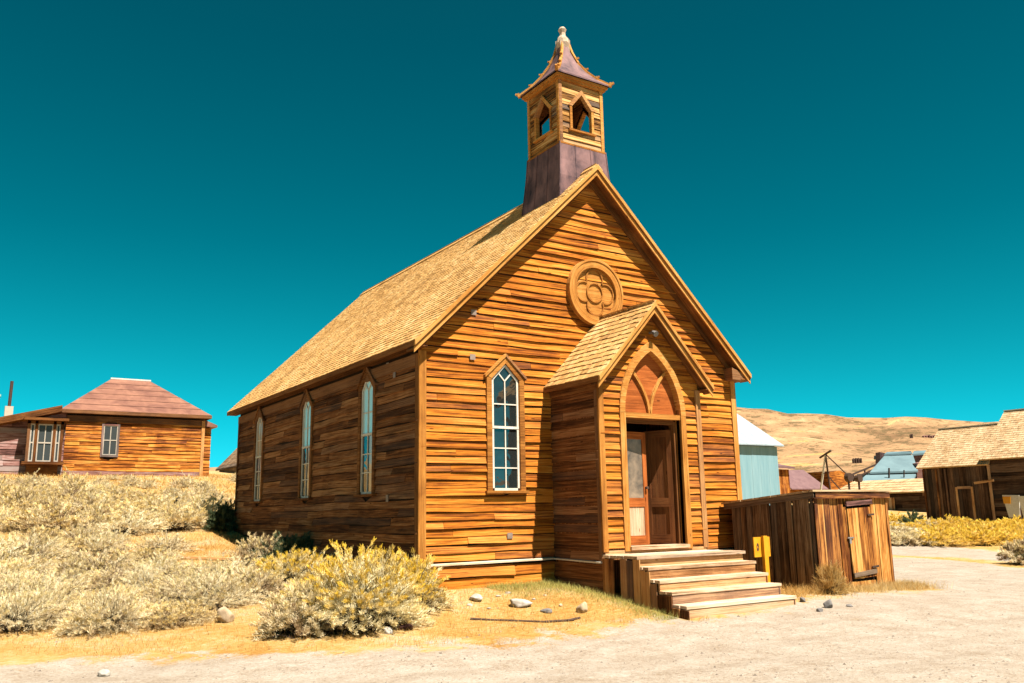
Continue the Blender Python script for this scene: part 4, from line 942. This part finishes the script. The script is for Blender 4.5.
# low log building
lo=empty('log_outbuilding',(62,30,.3),'low dark log building with a pale shake roof seen between shed and barn','building')
mb=MB(); siding(mb,(60,37,0),(0,-1,0),(-1,0,0),.0,1.9,.3,lambda z:(0,12),wav=.02,tl=.06); mb.box(60.02,66,25,37,-.3,1.88,(.5,.5,.5)); mb.build('wall',BARNW,lo)
mb=MB(); 
v_=V((3.3,0,1.02)).normalized(); n_=V((-1.02,0,3.3)).normalized(); P=V((59.5,24.6,1.93)); sl=math.hypot(3.6,1.11)
mb.hexa([P+V((0,1,0))*u+v_*vv+n_*nn for nn in (-.09,-.02) for vv in (0,sl) for u in (0,13)],(.5,.5,.5)); shingles(mb,P-n_*.02,(0,1,0),v_,n_,13,5,sl/5,.5,.04,rag=.03); mb.build('roof',SHAKEP,lo)
mb=MB(); planks(mb,(59.9,32.7,0),(0,-1,0),(-1,0,0),1.3,lambda u:.4,lambda u:1.5,.2,.3); mb.build('shutter',RISER,lo)
# hut between metal building and red roof
hu=empty('plank_hut',(62.9,45.5,2),'small sunlit plank hut directly right of the metal-clad building','hut')
mb=MB(); planks(mb,(61.6,46,0),(1,0,0),(0,-1,0),2.9,lambda u:1.4,lambda u:4.6,.3,.5,th=.05); mb.box(61.6,64.5,46.02,48,1.2,4.6,(.5,.5,.5)); mb.build('wall',HOUSEW,hu)
mb=MB(); mb.hexa([(61.2,45.5,4.75),(64.9,45.5,4.65),(61.2,48.3,5.3),(64.9,48.3,5.2),(61.2,45.5,4.95),(64.9,45.5,4.85),(61.2,48.3,5.5),(64.9,48.3,5.4)]); mb.build('roof',PURPLE,hu)
pr=empty('red_roofed_store',(68.5,47,1.6),'long low store with a faded purple-red metal roof behind the lean-to shed','building')
mb=MB(); mb.hexa([(64.8,46,2.6),(70.5,46,2.6),(64.8,49,4.55),(70.5,49,4.7),(64.8,46,2.7),(70.5,46,2.7),(64.8,49,4.65),(70.5,49,4.8)],(.5,.5,.5)); mb.build('roof',PURPLE,pr)
mb=MB(); mb.box(65,74.6,46.4,49,1.0,2.65,(.5,.5,.5)); mb.prism([(71,46.2,1.2),(74.8,46.2,1.2),(74.8,46.2,4.0),(73,46.2,4.6),(71,46.2,4.5)],(0,2.7,0)); mb.build('wall',HOUSEW,pr)
# headframe
hf=empty('hoist_frame',(44,25.6,2),'old timber and iron hoist frame with tilted cross bar rising behind the lean-to shed','hoist')
mb=MB(); mb.beam((44,26.40,1.6),(44,25.66,4.35),.10,.10,tone=(.9,.9,.9)); mb.build('pale_leg',WHITEP,hf)
mb=MB(); mb.beam((44,25.66,4.35),(44,25.50,1.6),.09,.09); mb.beam((44,25.55,2.85),(44.6,25.0,1.8),.07,.07); mb.beam((44,25.6,4.35),(44.1,24.1,2.9),.06,.06); mb.beam((44,26.0,3.1),(44,25.5,3.15),.05,.05); mb.build('dark_leg',IRON,hf)
mb=MB(); mb.beam((44,26.15,4.18),(44,25.18,4.62),.11,.11); mb.build('cross_bar',IRON,hf)
mb=MB(); mb.cyl((44.1,24.2,2.75),(44.1,23.9,2.75),.30,.30,12); mb.cyl((44.1,23.5,2.65),(44.1,23.15,2.65),.22,.26,12); mb.beam((44.1,24.1,2.75),(44.1,24.05,1.5),.1,.1); mb.beam((44.1,23.3,2.65),(44.1,23.3,1.5),.1,.1); mb.build('winch_drum',IRON,hf)
# mill on the hillside
mi=empty('stamp_mill',(270,170,8),'tiered blue-grey metal mill building on the lower hillside behind the barn','mill')
def P3(px,py,dist): d=ray(px,py); return CAM+d*dist
def quad_roof(name,pts,mat,th=.6,par=mi):
    mb=MB(); mb.prism(pts,(0,0,-th),(.5,.5,.5)); return mb.build(name,mat,par)
def ter(px0,px1,px2,px3,yt,yb,d0,d1,name,mat): # roof sloping towards viewer: bottom edge nearer
    return quad_roof(name,[P3(px0,yb,d0),P3(px1,yb-1.5,d0),P3(px2,yt-1,d1),P3(px3,yt,d1)],mat)
def wal(px0,px1,yt0,yt1,yb,d0,name,mat,depth=10):
    a,b,c,d=P3(px0,yt0,d0),P3(px1,yt1,d0),P3(px1,yb,d0),P3(px0,yb,d0); mb=MB(); mb.prism([a,b,c,d],V((.55,.83,0))*depth,(.5,.5,.5)); return mb.build(name,mat,mi)
wal(861,913,481,479,500,286,'lower_wall',MILLW,5)
ter(858,913,916,866,475,482,284,290,'lower_roof',MILLR)
wal(868,914,473,471,480,291,'middle_wall',MILLW)
ter(870,918,913,884,456,472,290,303,'middle_roof',MILLR)
wal(885,911,454,451,458,304,'upper_wall',MILLW); ter(884,912,911,887,452,454,303,306,'upper_roof',MILLR)
wal(880,885,452,453,464,303,'tower_wall',METAL,4)
wal(914,932,455,453,470,305,'side_wing',METAL,6); ter(912,932,932,914,451,454,303,308,'side_wing_roof',MILLR)
wal(917,926,463,461,482,292,'side_hut',HOUSEP,5)
mb=MB(); mb.beam(P3(834,482,280),P3(880,463,300),.5,.5); mb.beam(P3(840,484,280),P3(880,467,300),.5,.5)
for t in (.15,.4,.65,.9):
    a=P3(834,482,280).lerp(P3(880,463,300),t); mb.beam(a,a-V((0,0,4)),.4,.4)
mb.build('conveyor_trestle',IRON,mi)
mb=MB(); mb.beam(P3(889,468,287),P3(889,482,287),.4,.4); mb.pop('vent_pole',IRON,mi); mb.beam(P3(904,470,287),P3(904,482,287),.3,.3); mb.build('vent_pole',IRON,mi)
def ruin(px,py,dist,w,h_,label,mat,name='mine_ruin',cat='ruin'):
    c=gp(px,py) ; dist=(c-CAM).length; s=dist/FPX; r=empty(name,c,label,cat)
    mb=MB(); 
    n=max(2,int(w/2.2))
    for i in range(n):
        o=c+Rt*((i-(n-1)/2)*w/n*s)
        hh=h_*s*rnd(.7,1.1); ww=w/n*s*.42
        mb.prism([o+V((-ww,0,-.5)),o+V((ww,0,-.5)),o+V((ww,0,hh)),o+V((ww*.2,0,hh*1.15)),o+V((-ww,0,hh*.85))],(0,ww*1.6,0))
    mb.build('wall',mat,r)
ruin(858,463,400,9,4,'dark ruined timber cabin on the hillside above the hoist frame',IRON)
ruin(912,438,500,3,4,'small lone dark hut on the hillside above the mill roof',IRON,'hill_hut','hut')
ruin(930,438,500,12,2.5,'low reddish ruined wall on the hillside right of the lone hut',HOUSEP)
# white stand near the barn
ws=empty('information_stand',V((41,11.4,-.3)),'white leaning board stand with orange square in front of the board barn','stand')
mb=MB(); a=V((40.6,12.75,.05)); mb.prism([(40.6,12.12,1.30),(40.6,11.25,1.27),(40.5,11.28,.15),(40.5,11.85,.13)],(.06,0,0),(.7,.5,.5)); bd=mb.build('white_board',WHITEP,ws)
mb=MB(); mb.prism([(40.56,12.08,1.22),(40.56,11.66,1.21),(40.53,11.68,.84),(40.53,12.03,.85)],(-.03,0,0)); mb.build('orange_square',YELLOW,bd)
mb=MB(); mb.prism([(40.4,11.20,1.22),(40.4,10.2,1.22),(40.4,10.2,.1),(40.4,11.05,.1)],(.06,0,0),(.9,.5,.5)); mb.build('white_board',WHITEP,ws)
mb=MB()
for y in (11.8,11.3,10.5): mb.beam((40.6,y,-.5),(40.6,y,.6),.08,.08)
mb.build('leg',IRON,ws)

# ================================================================== rocks, sticks
def rock(name,p,sx,sy,sz,label,mat,rot=0,seed=1,group=None,sink=.3,cat='rock'):
    rs=np.random.RandomState(seed); o=None
    nu,nv=26,16; vs=[]
    lob=rs.normal(size=(16,3)); lob/=np.linalg.norm(lob,axis=1)[:,None]; la=rs.uniform(.52,.86,16)
    for j in range(nv+1):
        for i in range(nu):
            th=math.pi*j/nv; ph=2*math.pi*i/nu; d=np.array([math.sin(th)*math.cos(ph),math.sin(th)*math.sin(ph),math.cos(th)])
            r_=1.0
            for l,a in zip(lob,la):
                q=d@l
                if q>0: r_=min(r_,a/max(q,1e-3))     # planes cut from a ball
            r_*=1+rs.uniform(-.02,.02)
            vs.append(d*r_)
    vs=np.array(vs); c,s=math.cos(rot),math.sin(rot)
    vs=vs*np.array([sx,sy,sz])/2; x=vs[:,0]*c-vs[:,1]*s; y=vs[:,0]*s+vs[:,1]*c
    vs=np.stack([x,y,vs[:,2]+sz*(.5-sink)],1)
    f=[]
    for j in range(nv):
        for i in range(nu): f.append((j*nu+i,(j+1)*nu+i,(j+1)*nu+(i+1)%nu,j*nu+(i+1)%nu))
    o=mesh_np(name,vs,np.array(f),mat); o.location=p; return tag(o,label,cat,group)
def rk(px,py,w,h_,label,mat,seed,d=None,sink=.25):
    c=gp(px,py); s=(c-CAM).dot(Fw)/FPX; rock('rock',c,w*s,(d or w*.8)*s,h_*s/(1-sink)*1.0,label,mat,seed*.7,seed,sink=sink)
rk(226,622,27,15,'rounded pale tan boulder at the foot of the front sagebrush row',ROCKM,3)
rk(583,613,16,11,'small pale angular rock on the grass left of the steps',ROCKM,4)
rk(520,606,32,9,'broad flat white rock slab below the front church wall',ROCKW,5,d=26)
rk(476,600,26,6,'flat pale slab at the right foot of the big yellow bush',ROCKW,6,d=18)
rk(546,613,14,5,'low grey stone beside the broad white slab',ROCKG,7)
rk(104,676,18,8,'white stone lying at the near edge of the dirt path',ROCKW,8)
rk(828,608,13,10,'grey angular rock near the front corner of the lean-to shed',ROCKG,9)
rk(803,602,10,6,'small dark grey stone between the bottom step and the shed',ROCKG,10)
rk(820,612,8,5,'tiny pale grey stone just left of the shed corner rock',ROCKG,11)
rk(850,607,9,3,'thin grey stone in front of the shed door',ROCKG,12)
rk(405,630,16,8,'reddish brown rock at the base of the big yellow bush',HOUSEP,13)
rk(388,634,14,8,'pale stone tucked under the front of the big yellow bush',ROCKW,14)
for i_,(a_,b_) in enumerate([(452,600),(498,597),(534,600),(561,606),(489,609),(508,594),(545,596),(470,606)]):
    c=gp(a_,b_); s_=(c-CAM).dot(Fw)/FPX; rock('stone',c,(5+i_%4)*s_,(5+i_%3)*s_,(3+i_%2)*s_,'one of the small pale stones scattered along the foot of the front church wall',ROCKW if i_%3 else ROCKM,i_*1.3,90+i_,group='small stones at the foot of the front wall',cat='stone')
def stick(pts,r_,label,mat,name='stick'):
    o=MB(); P=[gp(*q)+V((0,0,r_*.9)) for q in pts]
    for a,b in zip(P[:-1],P[1:]): o.cyl(a,b,r_,r_*.8,7,(.5,.5,.5))
    ob=o.build(name,mat); return tag(ob,label,'stick')
stick([(470,620),(500,621.5),(545,623),(574,621)],.018,'long thin bent stick lying on the grass below the front wall',IRON)
stick([(567,622),(580,619)],.02,'short dark branch stub at the end of the long stick',IRON,'branch')
c0,c1=gp(178,559),gp(240,561); mb=MB(); mb.beam(c0+V((0,0,.04)),c1+V((0,0,.04)),.05,.14); o=mb.build('loose_plank',PLANK); tag(o,'weathered plank lying in the golden grass left of the church','plank')
# scattered pebbles and gravel on path: uncountable
pv=[];pf=[];k=0
rs=np.random.RandomState(5)
n=0
while n<6500:
    px=rs.uniform(-20,1044); py=rs.uniform(560,690) if rs.rand()<.85 else rs.uniform(545,570)
    d=ray(px,py); t=(-.8-CAM.z)/d.z
    if t<0 or t>70: n+=1; continue
    x,y=CAM.x+d.x*t,CAM.y+d.y*t
    pmv=float(path_mask(np.array([x]),np.array([y]))[0]); n+=1
    if -1.3<x<7.7 and y>-.1: continue
    if 2.5<x<5.3 and y>-3.5: continue
    if pmv<.0 and rs.rand()<.8: continue
    s=.004+.018*rs.rand()**5+(t*.00025); z=hz(x,y)
    a=rs.uniform(0,6.28); b=len(pv)
    for q in range(5):
        rr2=s*rs.uniform(.7,1.3); pv.append((x+rr2*math.cos(a+q*1.256),y+rr2*math.sin(a+q*1.256),z-.002))
    pv.append((x+s*.2,y,z+s*rs.uniform(.5,1.0)))
    for q in range(5): pf.append((b+q,b+(q+1)%5,b+5))
tag(mesh_np('gravel',np.array(pv),np.array(pf),plain('gravel_stone',(.16,.12,.09),(.55,.46,.36),3,.9),None),kind='stuff',label='loose pebbles and gravel scattered over the dirt path',cat='gravel')

# ================================================================== vegetation
def leafmat(name,stops,tipc=None,tip0=.72,ts=.35,hue=True):
    m,nt,b=newmat(name); q=N(nt)
    a=q.n('ShaderNodeAttribute',attribute_name='rnd').outputs['Fac']; t=q.n('ShaderNodeAttribute',attribute_name='tip').outputs['Fac']
    oi=q.n('ShaderNodeObjectInfo').outputs['Random']
    f=q.math('ADD',a,q.math('MULTIPLY',q.math('SUBTRACT',oi,.5),.35),True)
    c=q.ramp(f,[(p_,tuple(x*.82 for x in c_)) for p_,c_ in stops])
    if tipc is not None:
        r_=q.n('ShaderNodeMapRange'); r_.inputs['From Min'].default_value=tip0; r_.inputs['From Max'].default_value=1; q.l(t,r_.inputs['Value'])
        c=q.mix(r_.outputs[0],c,tuple(x*.72 for x in tipc))
    q.l(c,b.inputs['Base Color']); b.inputs['Roughness'].default_value=.8; b.inputs['Specular IOR Level'].default_value=.15
    tr=q.n('ShaderNodeBsdfTranslucent'); q.l(c,tr.inputs['Color']); mx=q.n('ShaderNodeMixShader'); mx.inputs[0].default_value=ts
    out=[n for n in nt.nodes if n.type=='OUTPUT_MATERIAL'][0]; q.l(b.outputs[0],mx.inputs[1]); q.l(tr.outputs[0],mx.inputs[2]); q.l(mx.outputs[0],out.inputs[0])
    return m
SAGE=leafmat('sage_leaves',[(0,(.16,.09,.05)),(.25,(.45,.32,.18)),(.5,(.84,.70,.44)),(1,(1.,.92,.66))],(.95,.76,.36),.80)
RABBIT=leafmat('rabbitbrush_leaves',[(0,(.15,.09,.04)),(.25,(.46,.36,.18)),(.5,(.84,.72,.42)),(1,(1.,.92,.64))],(1.,.68,.06),.70)
STRAW=leafmat('straw_bush_leaves',[(0,(.18,.10,.05)),(.25,(.50,.36,.18)),(.55,(.90,.74,.43)),(1,(1.,.90,.62))],(1.,.76,.30),.78)
GOLDB=leafmat('golden_bush_leaves',[(0,(.34,.22,.08)),(.2,(.70,.50,.19)),(.6,(.98,.68,.20)),(1,(1.,.84,.36))],(1.,.70,.08),.60)
GREENB=leafmat('green_bush_leaves',[(0,(.04,.055,.025)),(.5,(.10,.13,.06)),(1,(.18,.22,.11))])
GRASS=leafmat('dry_grass',[(0,(.38,.18,.04)),(.4,(.54,.31,.085)),(.75,(.64,.44,.17)),(1,(.66,.54,.30))])
GREENG=leafmat('greenish_grass',[(0,(.26,.26,.06)),(.5,(.46,.42,.12)),(1,(.62,.52,.20))])
TWIG=wood('twig_bark',(.07,.045,.03),(.17,.11,.075),(.36,.26,.19),grain=10)
def bushmesh(name,rx,ry,rzz,nstem,nleaf,mat,seed,lw=.012,ll=.07,spiky=.0,lumps=9):
    rs=np.random.RandomState(seed)
    # stems spread from the root like a fan; leaves cluster on the outer half of each
    lump_d=rs.normal(size=(lumps,3)); lump_d[:,2]=np.abs(lump_d[:,2])*.8; lump_d/=np.linalg.norm(lump_d,axis=1)[:,None]; lump_a=rs.uniform(-.34,.20,lumps)
    u=rs.rand(nstem); ph=rs.uniform(0,2*np.pi,nstem); cz=u**.8
    d=np.stack([np.sqrt(1-cz**2)*np.cos(ph),np.sqrt(1-cz**2)*np.sin(ph),cz],1)
    k=1+np.sum(lump_a[None]*np.exp(-6*(1-d@lump_d.T)),1)
    R_=k*rs.uniform(.72,1.0,nstem)*(1+spiky*rs.rand(nstem)**3)
    root=np.stack([rs.normal(0,.22,nstem)*rx,rs.normal(0,.22,nstem)*ry,np.zeros(nstem)],1)
    tip=d*R_[:,None]*np.array([rx,ry,rzz]); tip[:,2]+=.02
    stem=rs.randint(0,nstem,nleaf); t=1-.50*rs.rand(nleaf)**1.5
    P=root[stem]*(1-t[:,None])+tip[stem]*t[:,None]; P[:,2]+=.10*rzz*np.sin(t*np.pi)
    P+=rs.normal(0,.020,(nleaf,3))*(1.2-t[:,None])*2
    sd=(tip-root)[stem]; sd/=np.linalg.norm(sd,axis=1)[:,None]
    D_=sd*.9+rs.normal(0,.42,(nleaf,3)); D_[:,2]+=.45; D_/=np.linalg.norm(D_,axis=1)[:,None]
    S=np.cross(D_,rs.normal(size=(nleaf,3))); S/=np.linalg.norm(S,axis=1)[:,None]
    Lg=ll*rs.uniform(.5,1.3,nleaf)[:,None]; Wd=lw*rs.uniform(.6,1.3,nleaf)[:,None]
    a=P-S*Wd/2; b=P+S*Wd/2; c=P+D_*Lg+S*Wd*.3; e=P+D_*Lg-S*Wd*.3
    vs=np.stack([a,b,c,e],1).reshape(-1,3); f=np.arange(len(vs)).reshape(-1,4)
    tone=rs.rand(nstem)[stem]*.6+rs.rand(nleaf)*.4
    tipa=np.clip(t,0,1)*np.clip(.80+.35*rs.rand(nstem)[stem],0,1)*np.clip(.72+.5*d[stem,2],0,1)
    # twigs
    nt_=int(nstem*.9); vt=[];
    ss=rs.randint(0,nstem,nt_); A=root[ss]; B=root[ss]*(.15)+tip[ss]*.85; sdir=np.cross(B-A,rs.normal(size=(nt_,3))); sdir/=np.linalg.norm(sdir,axis=1)[:,None]
    mid=(A+B)/2; mid[:,2]+=.10*rzz
    tw=.0085
    q1=np.stack([A-sdir*tw,A+sdir*tw,mid+sdir*tw*.7,mid-sdir*tw*.7],1).reshape(-1,3); q2=np.stack([mid-sdir*tw*.7,mid+sdir*tw*.7,B+sdir*tw*.4,B-sdir*tw*.4],1).reshape(-1,3)
    tv=np.concatenate([q1,q2]); tf=np.arange(len(tv)).reshape(-1,4)
    return (vs,f,{'rnd':np.repeat(tone,4),'tip':np.repeat(tipa,4)}),(tv,tf)
def mkbush(name,prm,mat,loc,label,cat,group=None,rz=0,sc=(1,1,1)):
    L_,T_=prm
    root=empty(name,loc,label,cat,group); root.rotation_euler=(0,0,rz); root.scale=sc
    o=mesh_np('foliage',L_[0],L_[1],mat,root,L_[2])
    t=mesh_np('twigs',T_[0],T_[1],TWIG,root); return root
def copy_tree(root,loc,rz,sc,label=None,group=None):
    r_=root.copy(); COL.objects.link(r_); r_.location=loc; r_.rotation_euler=(0,0,rz); r_.scale=sc
    if label: r_['label']=label
    if group: r_['group']=group
    for ch in list(root.children):
        c=ch.copy(); COL.objects.link(c); c.parent=r_
    return r_
# field of sagebrush in bands: (y range of bases, x range, px height)
bands=[
 ('far',   'pale sagebrush in the farthest band, close under the hip-roofed house','sagebrush in the farthest band below the house',[(x,y) for y in (484,491,498) for x in range(-6,236,15)],(.45,.75)),
 ('upper', 'golden-topped sagebrush in the upper band halfway to the house','sagebrush in the upper band of the slope',[(x,y) for y in (505,513,520,528) for x in range(-12,206,24)],(.5,.85)),
 ('middle','grey-green sagebrush in the middle band of the slope left of the church','sagebrush in the middle band of the slope',[(x,y) for y in (548,557,567,577) for x in range(-20,190,32)],(.42,.72)),
 ('front', 'grey sagebrush in the front row along the golden grass beside the path','sagebrush in the front row beside the path',[(x,y) for y in (592,604,616,628) for x in range(-20,222,34)],(.36,.66)),
]
protos={}
vari={'far':[(SAGE,s) for s in (21,22,23)],'upper':[(STRAW,31),(SAGE,32),(STRAW,33)],'middle':[(SAGE,41),(STRAW,42),(SAGE,43)],'front':[(SAGE,51),(SAGE,52),(STRAW,53)]}
dens={'far':(110,4200,.016,.07),'upper':(150,7000,.012,.06),'middle':(220,12000,.0085,.045),'front':(330,21000,.0065,.038)}
random.seed(3)
for nm,label,grp,spots,(s0,s1) in bands:
    ns,nl,lw,ll=dens[nm]; ps=[]
    for mt_,sd in vari[nm]: ps.append([bushmesh('b',1,1,.85,ns,nl,mt_,sd,lw=lw*1.3,ll=ll*1.4,spiky=.35,lumps=14),mt_,None])
    for i,(px,py) in enumerate(spots+([(186,612),(204,598),(172,626),(150,618),(212,604),(196,588)] if nm=='front' else [])):
        if nm in('front','middle') and rnd(0,1)<.15: continue
        if nm=='far' and rnd(0,1)<.15: continue
        x_=px+rnd(-15,15); y_=py+rnd(-6,6)
        if nm=='front' and x_>196: y_=min(y_,606)
        if nm=='middle' and x_>175 : continue
        c=gp(x_,y_); s=rnd(s0,s1)*(.85 if nm=='far' else 1.16)
        sc=(s*rnd(.9,1.3),s*rnd(.9,1.2),s*rnd(.68,1.1)); rz=rnd(0,6.28); c.z-=.04
        k=random.randrange(len(ps))
        if ps[k][2] is None: ps[k][2]=mkbush('sagebrush',ps[k][0],ps[k][1],c,label,'bush',grp,rz,sc)
        else: copy_tree(ps[k][2],c,rz,sc)
# big rabbitbrush in front of the church corner
def place(name,px,py,prm,mat,label,rz=0,sc=(1,1,1),cat='bush',dz=-.03):
    c=gp(px,py); c.z+=dz; return mkbush(name,prm,mat,c,label,cat,None,rz,sc)
place('rabbitbrush',362,628,bushmesh('b',1.12,.95,1.10,700,62000,RABBIT,61,.009,.05,.22,16),RABBIT,'largest yellow-flowered rabbitbrush, in front of the left corner of the church')
place('rabbitbrush',412,612,bushmesh('b',.62,.6,.85,330,26000,RABBIT,62,.009,.05,.2,9),RABBIT,'lower yellow rabbitbrush leaning against the right side of the largest one')
place('rabbitbrush',304,634,bushmesh('b',.70,.6,.72,330,28000,SAGE,63,.009,.05,.2,9),SAGE,'grey-green brush spilling out of the left side of the largest rabbitbrush')
place('rabbitbrush',246,600,bushmesh('b',.78,.6,.72,300,22000,SAGE,64,.009,.05,.2,9),SAGE,'pale brush behind the tan boulder, left of the largest rabbitbrush')
place('rabbitbrush',290,590,bushmesh('b',.85,.7,.85,300,24000,RABBIT,68,.009,.05,.25,9),RABBIT,'yellow-green brush just behind the left half of the largest rabbitbrush')
place('rabbitbrush',262,564,bushmesh('b',.62,.5,.60,200,12000,SAGE,65,.010,.05,.35,7),SAGE,'single pale plumed brush standing before the side wall of the church')
place('dark_bush',222,531,bushmesh('b',.55,.5,.85,150,8000,GREENB,66,.016,.08,.4,7),GREENB,'dark green bush in shade at the rear corner of the church')
place('dark_bush',300,562,bushmesh('b',1.2,.45,.55,240,12000,GREENB,67,.014,.08,.3,7),GREENB,'long dark green bush in shade along the foot of the side wall')
# right hand row by the barn
pr1=bushmesh('b',1,1,.75,110,3600,GOLDB,71,.028,.13,.2); pr2=bushmesh('b',1,1,.75,110,3600,SAGE,72,.028,.13,.2)
first={}
for i,(px,py) in enumerate([(x+rnd(-4,4),y) for y in (530,538,545) for x in range(886,1030,12)]+[(x,526) for x in (892,905)]+[(x,533) for x in range(1000,1030,8)]):
    k='s' if px<925 and py>528 and rnd(0,1)<.75 else 'g'
    c=gp(px,py); s=rnd(.6,.95); sc=(s*1.3,s*1.1,s*rnd(.7,1.0)); c.z-=.05
    lab={'g':'golden-flowered bush in the row in front of the plank barn','s':'pale grey bush in the row between shed and plank barn'}[k]; gr_={'g':'golden bushes in front of the barns','s':'pale bushes between shed and barn'}[k]
    if k not in first: first[k]=mkbush('roadside_bush',pr1 if k=='g' else pr2,GOLDB if k=='g' else SAGE,c,lab,'bush',gr_,rnd(0,6),sc)
    else: copy_tree(first[k],c,rnd(0,6),sc)
place('dark_bush',915,527,bushmesh('b',.9,.8,.8,90,2500,GREENB,73,.03,.12,.2),GREENB,'small dark green bush before the log building, right of the lean-to shed')
place('sagebrush',1024,564,bushmesh('b',.75,.7,.8,150,7000,SAGE,74,.018,.09,.2),SAGE,'pale bush cut off by the right edge on the near side of the road')
place('grass_tuft',574,584,bushmesh('b',.26,.22,.42,90,2600,GREENG,75,.007,.10,.6),GREENG,'greenish seeding grass tuft where the porch meets the front church wall',cat='tuft')
place('grass_tuft',832,594,bushmesh('b',.28,.22,.50,130,3500,GRASS,76,.006,.12,.4),GRASS,'straw-coloured grass tuft against the front corner of the lean-to shed',cat='tuft')
place('grass_tuft',668,606,bushmesh('b',.22,.2,.42,70,1500,GRASS,78,.007,.12,.5),GRASS,'dry grass tuft at the left side of the entrance steps',cat='tuft')
# dry grass: blades over the golden areas
def blades(name,n,region,hmin,hmax,mat,label,seed,w=.006):
    rs=np.random.RandomState(seed); X,Y=region(rs,n)
    Z=height(X,Y); n=len(X); h=rs.uniform(hmin,hmax,n)*(.6+.8*rs.rand(n)); a=rs.uniform(0,6.283,n); ln=rs.normal(0,.55,(n,2))*h[:,None]
    ww=w*(.6+.8*rs.rand(n)); dist=np.hypot(X-CAM.x,Y-CAM.y); ww*=np.clip(dist/14,.8,3)
    A=np.stack([X-np.cos(a)*ww/2,Y-np.sin(a)*ww/2,Z-.01],1); B=np.stack([X+np.cos(a)*ww/2,Y+np.sin(a)*ww/2,Z-.01],1); C=np.stack([X+ln[:,0],Y+ln[:,1],Z+h],1)
    vs=np.stack([A,B,C],1).reshape(-1,3); r_=np.clip(rs.rand(n)*.6+.4*(vnoise(X,Y,1.2,3)+.5),0,1)
    o=mesh_np(name,vs,np.arange(len(vs)).reshape(-1,3),mat,None,{'rnd':np.repeat(r_,3),'tip':np.zeros(3*n)}); return tag(o,label,'grass',None,'stuff')
def outside(X,Y):
    k=~((X>-.05)&(X<7.65)&(Y>-.05)&(Y<11.2)); k&=~((X>2.6)&(X<5.2)&(Y>-3.45)&(Y<0)); k&=~((X>7.05)&(X<9.3)&(Y>-2.35)&(Y<-.2)); return k
def reg_main(rs,n):
    X=rs.uniform(-9,5,n*3); Y=rs.uniform(-6,17,n*3)
    d=path_mask(X,Y)+vnoise(X,Y,.5,12)*.8; keep=(d<-.15)&outside(X,Y)&(rs.rand(n*3)<np.clip(.85+vnoise(X,Y,1.6,13)*1.4,0.05,1)); return X[keep][:n],Y[keep][:n]
blades('dry_grass',95000,reg_main,.03,.075,GRASS,'low golden dry grass covering the slope and the strip beside the path',81)
def reg_far(rs,n):
    X=rs.uniform(-14,10,n*2); Y=rs.uniform(12,36,n*2); keep=outside(X,Y); return X[keep][:n],Y[keep][:n]
blades('dry_grass',40000,reg_far,.06,.16,GRASS,'dry grass between the sagebrush further up the slope',82,.008)
def reg_shed(rs,n):
    t=rs.rand(n); X=np.where(t<.6,rs.uniform(6.9,9.7,n),rs.normal(9.3,.35,n)); Y=-2.34-np.abs(rs.normal(0,.25,n)); X2_=rs.uniform(5.3,7,n); Y2_=rs.normal(-2.4,.3,n)
    u=rs.rand(n)<.25; X=np.where(u,X2_,X); Y=np.where(u,Y2_,Y); k=outside(X,Y); return X[k],Y[k]
blades('dry_grass',9000,reg_shed,.05,.16,GRASS,'dry grass fringe around the foot of the lean-to shed',83,.006)
def reg_wall(rs,n):
    X=rs.uniform(1.2,2.7,n); Y=-np.abs(rs.normal(.1,.6,n)); X2_=2.66-np.abs(rs.normal(0,.25,n)); Y2_=rs.uniform(-3.3,0,n); u=rs.rand(n)<.5; X=np.where(u,X2_,X); Y=np.where(u,Y2_,Y); k=outside(X,Y); return X[k],Y[k]
blades('green_grass',9000,reg_wall,.03,.10,GREENG,'yellow-green grass at the foot of the porch and front wall',84,.006)

# ================================================================== light
w=bpy.data.worlds.new('World'); scene.world=w; w.use_nodes=True; nt=w.node_tree; nt.nodes.clear(); q=N(nt)
sdir=V((.20,-1,1.78)).normalized()         # towards the sun
elev=math.asin(sdir.z); azi=math.atan2(sdir.x,sdir.y)
sky=q.n('ShaderNodeTexSky',sky_type='NISHITA'); sky.sun_disc=False; sky.sun_elevation=elev; sky.sun_rotation=azi; sky.altitude=2500; sky.air_density=1; sky.dust_density=.4; sky.ozone_density=1
bw=q.n('ShaderNodeRGBToBW'); q.l(sky.outputs[0],bw.inputs[0])
tc=q.n('ShaderNodeTexCoord').outputs['Generated']; sx=q.n('ShaderNodeSeparateXYZ'); q.l(tc,sx.inputs[0])
tint=q.ramp(sx.outputs[2],SKYR:=[(0,(.05,1.10,1.30)),(.1,(.012,1.10,1.36)),(.3,(.0,.79,1.08)),(.5,(.0,.65,.96)),(.75,(.02,.6,.88)),(1,(.15,.6,.8))])
col=q.mix(1.,q.math('MULTIPLY',bw.outputs[0],.74),tint,'MULTIPLY')
bg=q.n('ShaderNodeBackground'); bg.inputs[1].default_value=.05; q.l(col,bg.inputs[0]); out=q.n('ShaderNodeOutputWorld'); q.l(bg.outputs[0],out.inputs[0])
sl_=bpy.data.lights.new('sun','SUN'); sl_.energy=5; sl_.angle=R(.53); sl_.color=(1,.92,.81); so=bpy.data.objects.new('sun',sl_); COL.objects.link(so); so.location=(0,-20,30)
so.rotation_euler=(-sdir).to_track_quat('-Z','Y').to_euler()
vs_=scene.view_settings; vs_.view_transform='Standard'; vs_.look='None'; vs_.exposure=1.6; vs_.gamma=1; vs_.use_curve_mapping=False
scene.render.engine='CYCLES'; scene.cycles.max_bounces=6; scene.cycles.diffuse_bounces=2; scene.cycles.use_denoising=True
scene.render.resolution_x=1024; scene.render.resolution_y=683
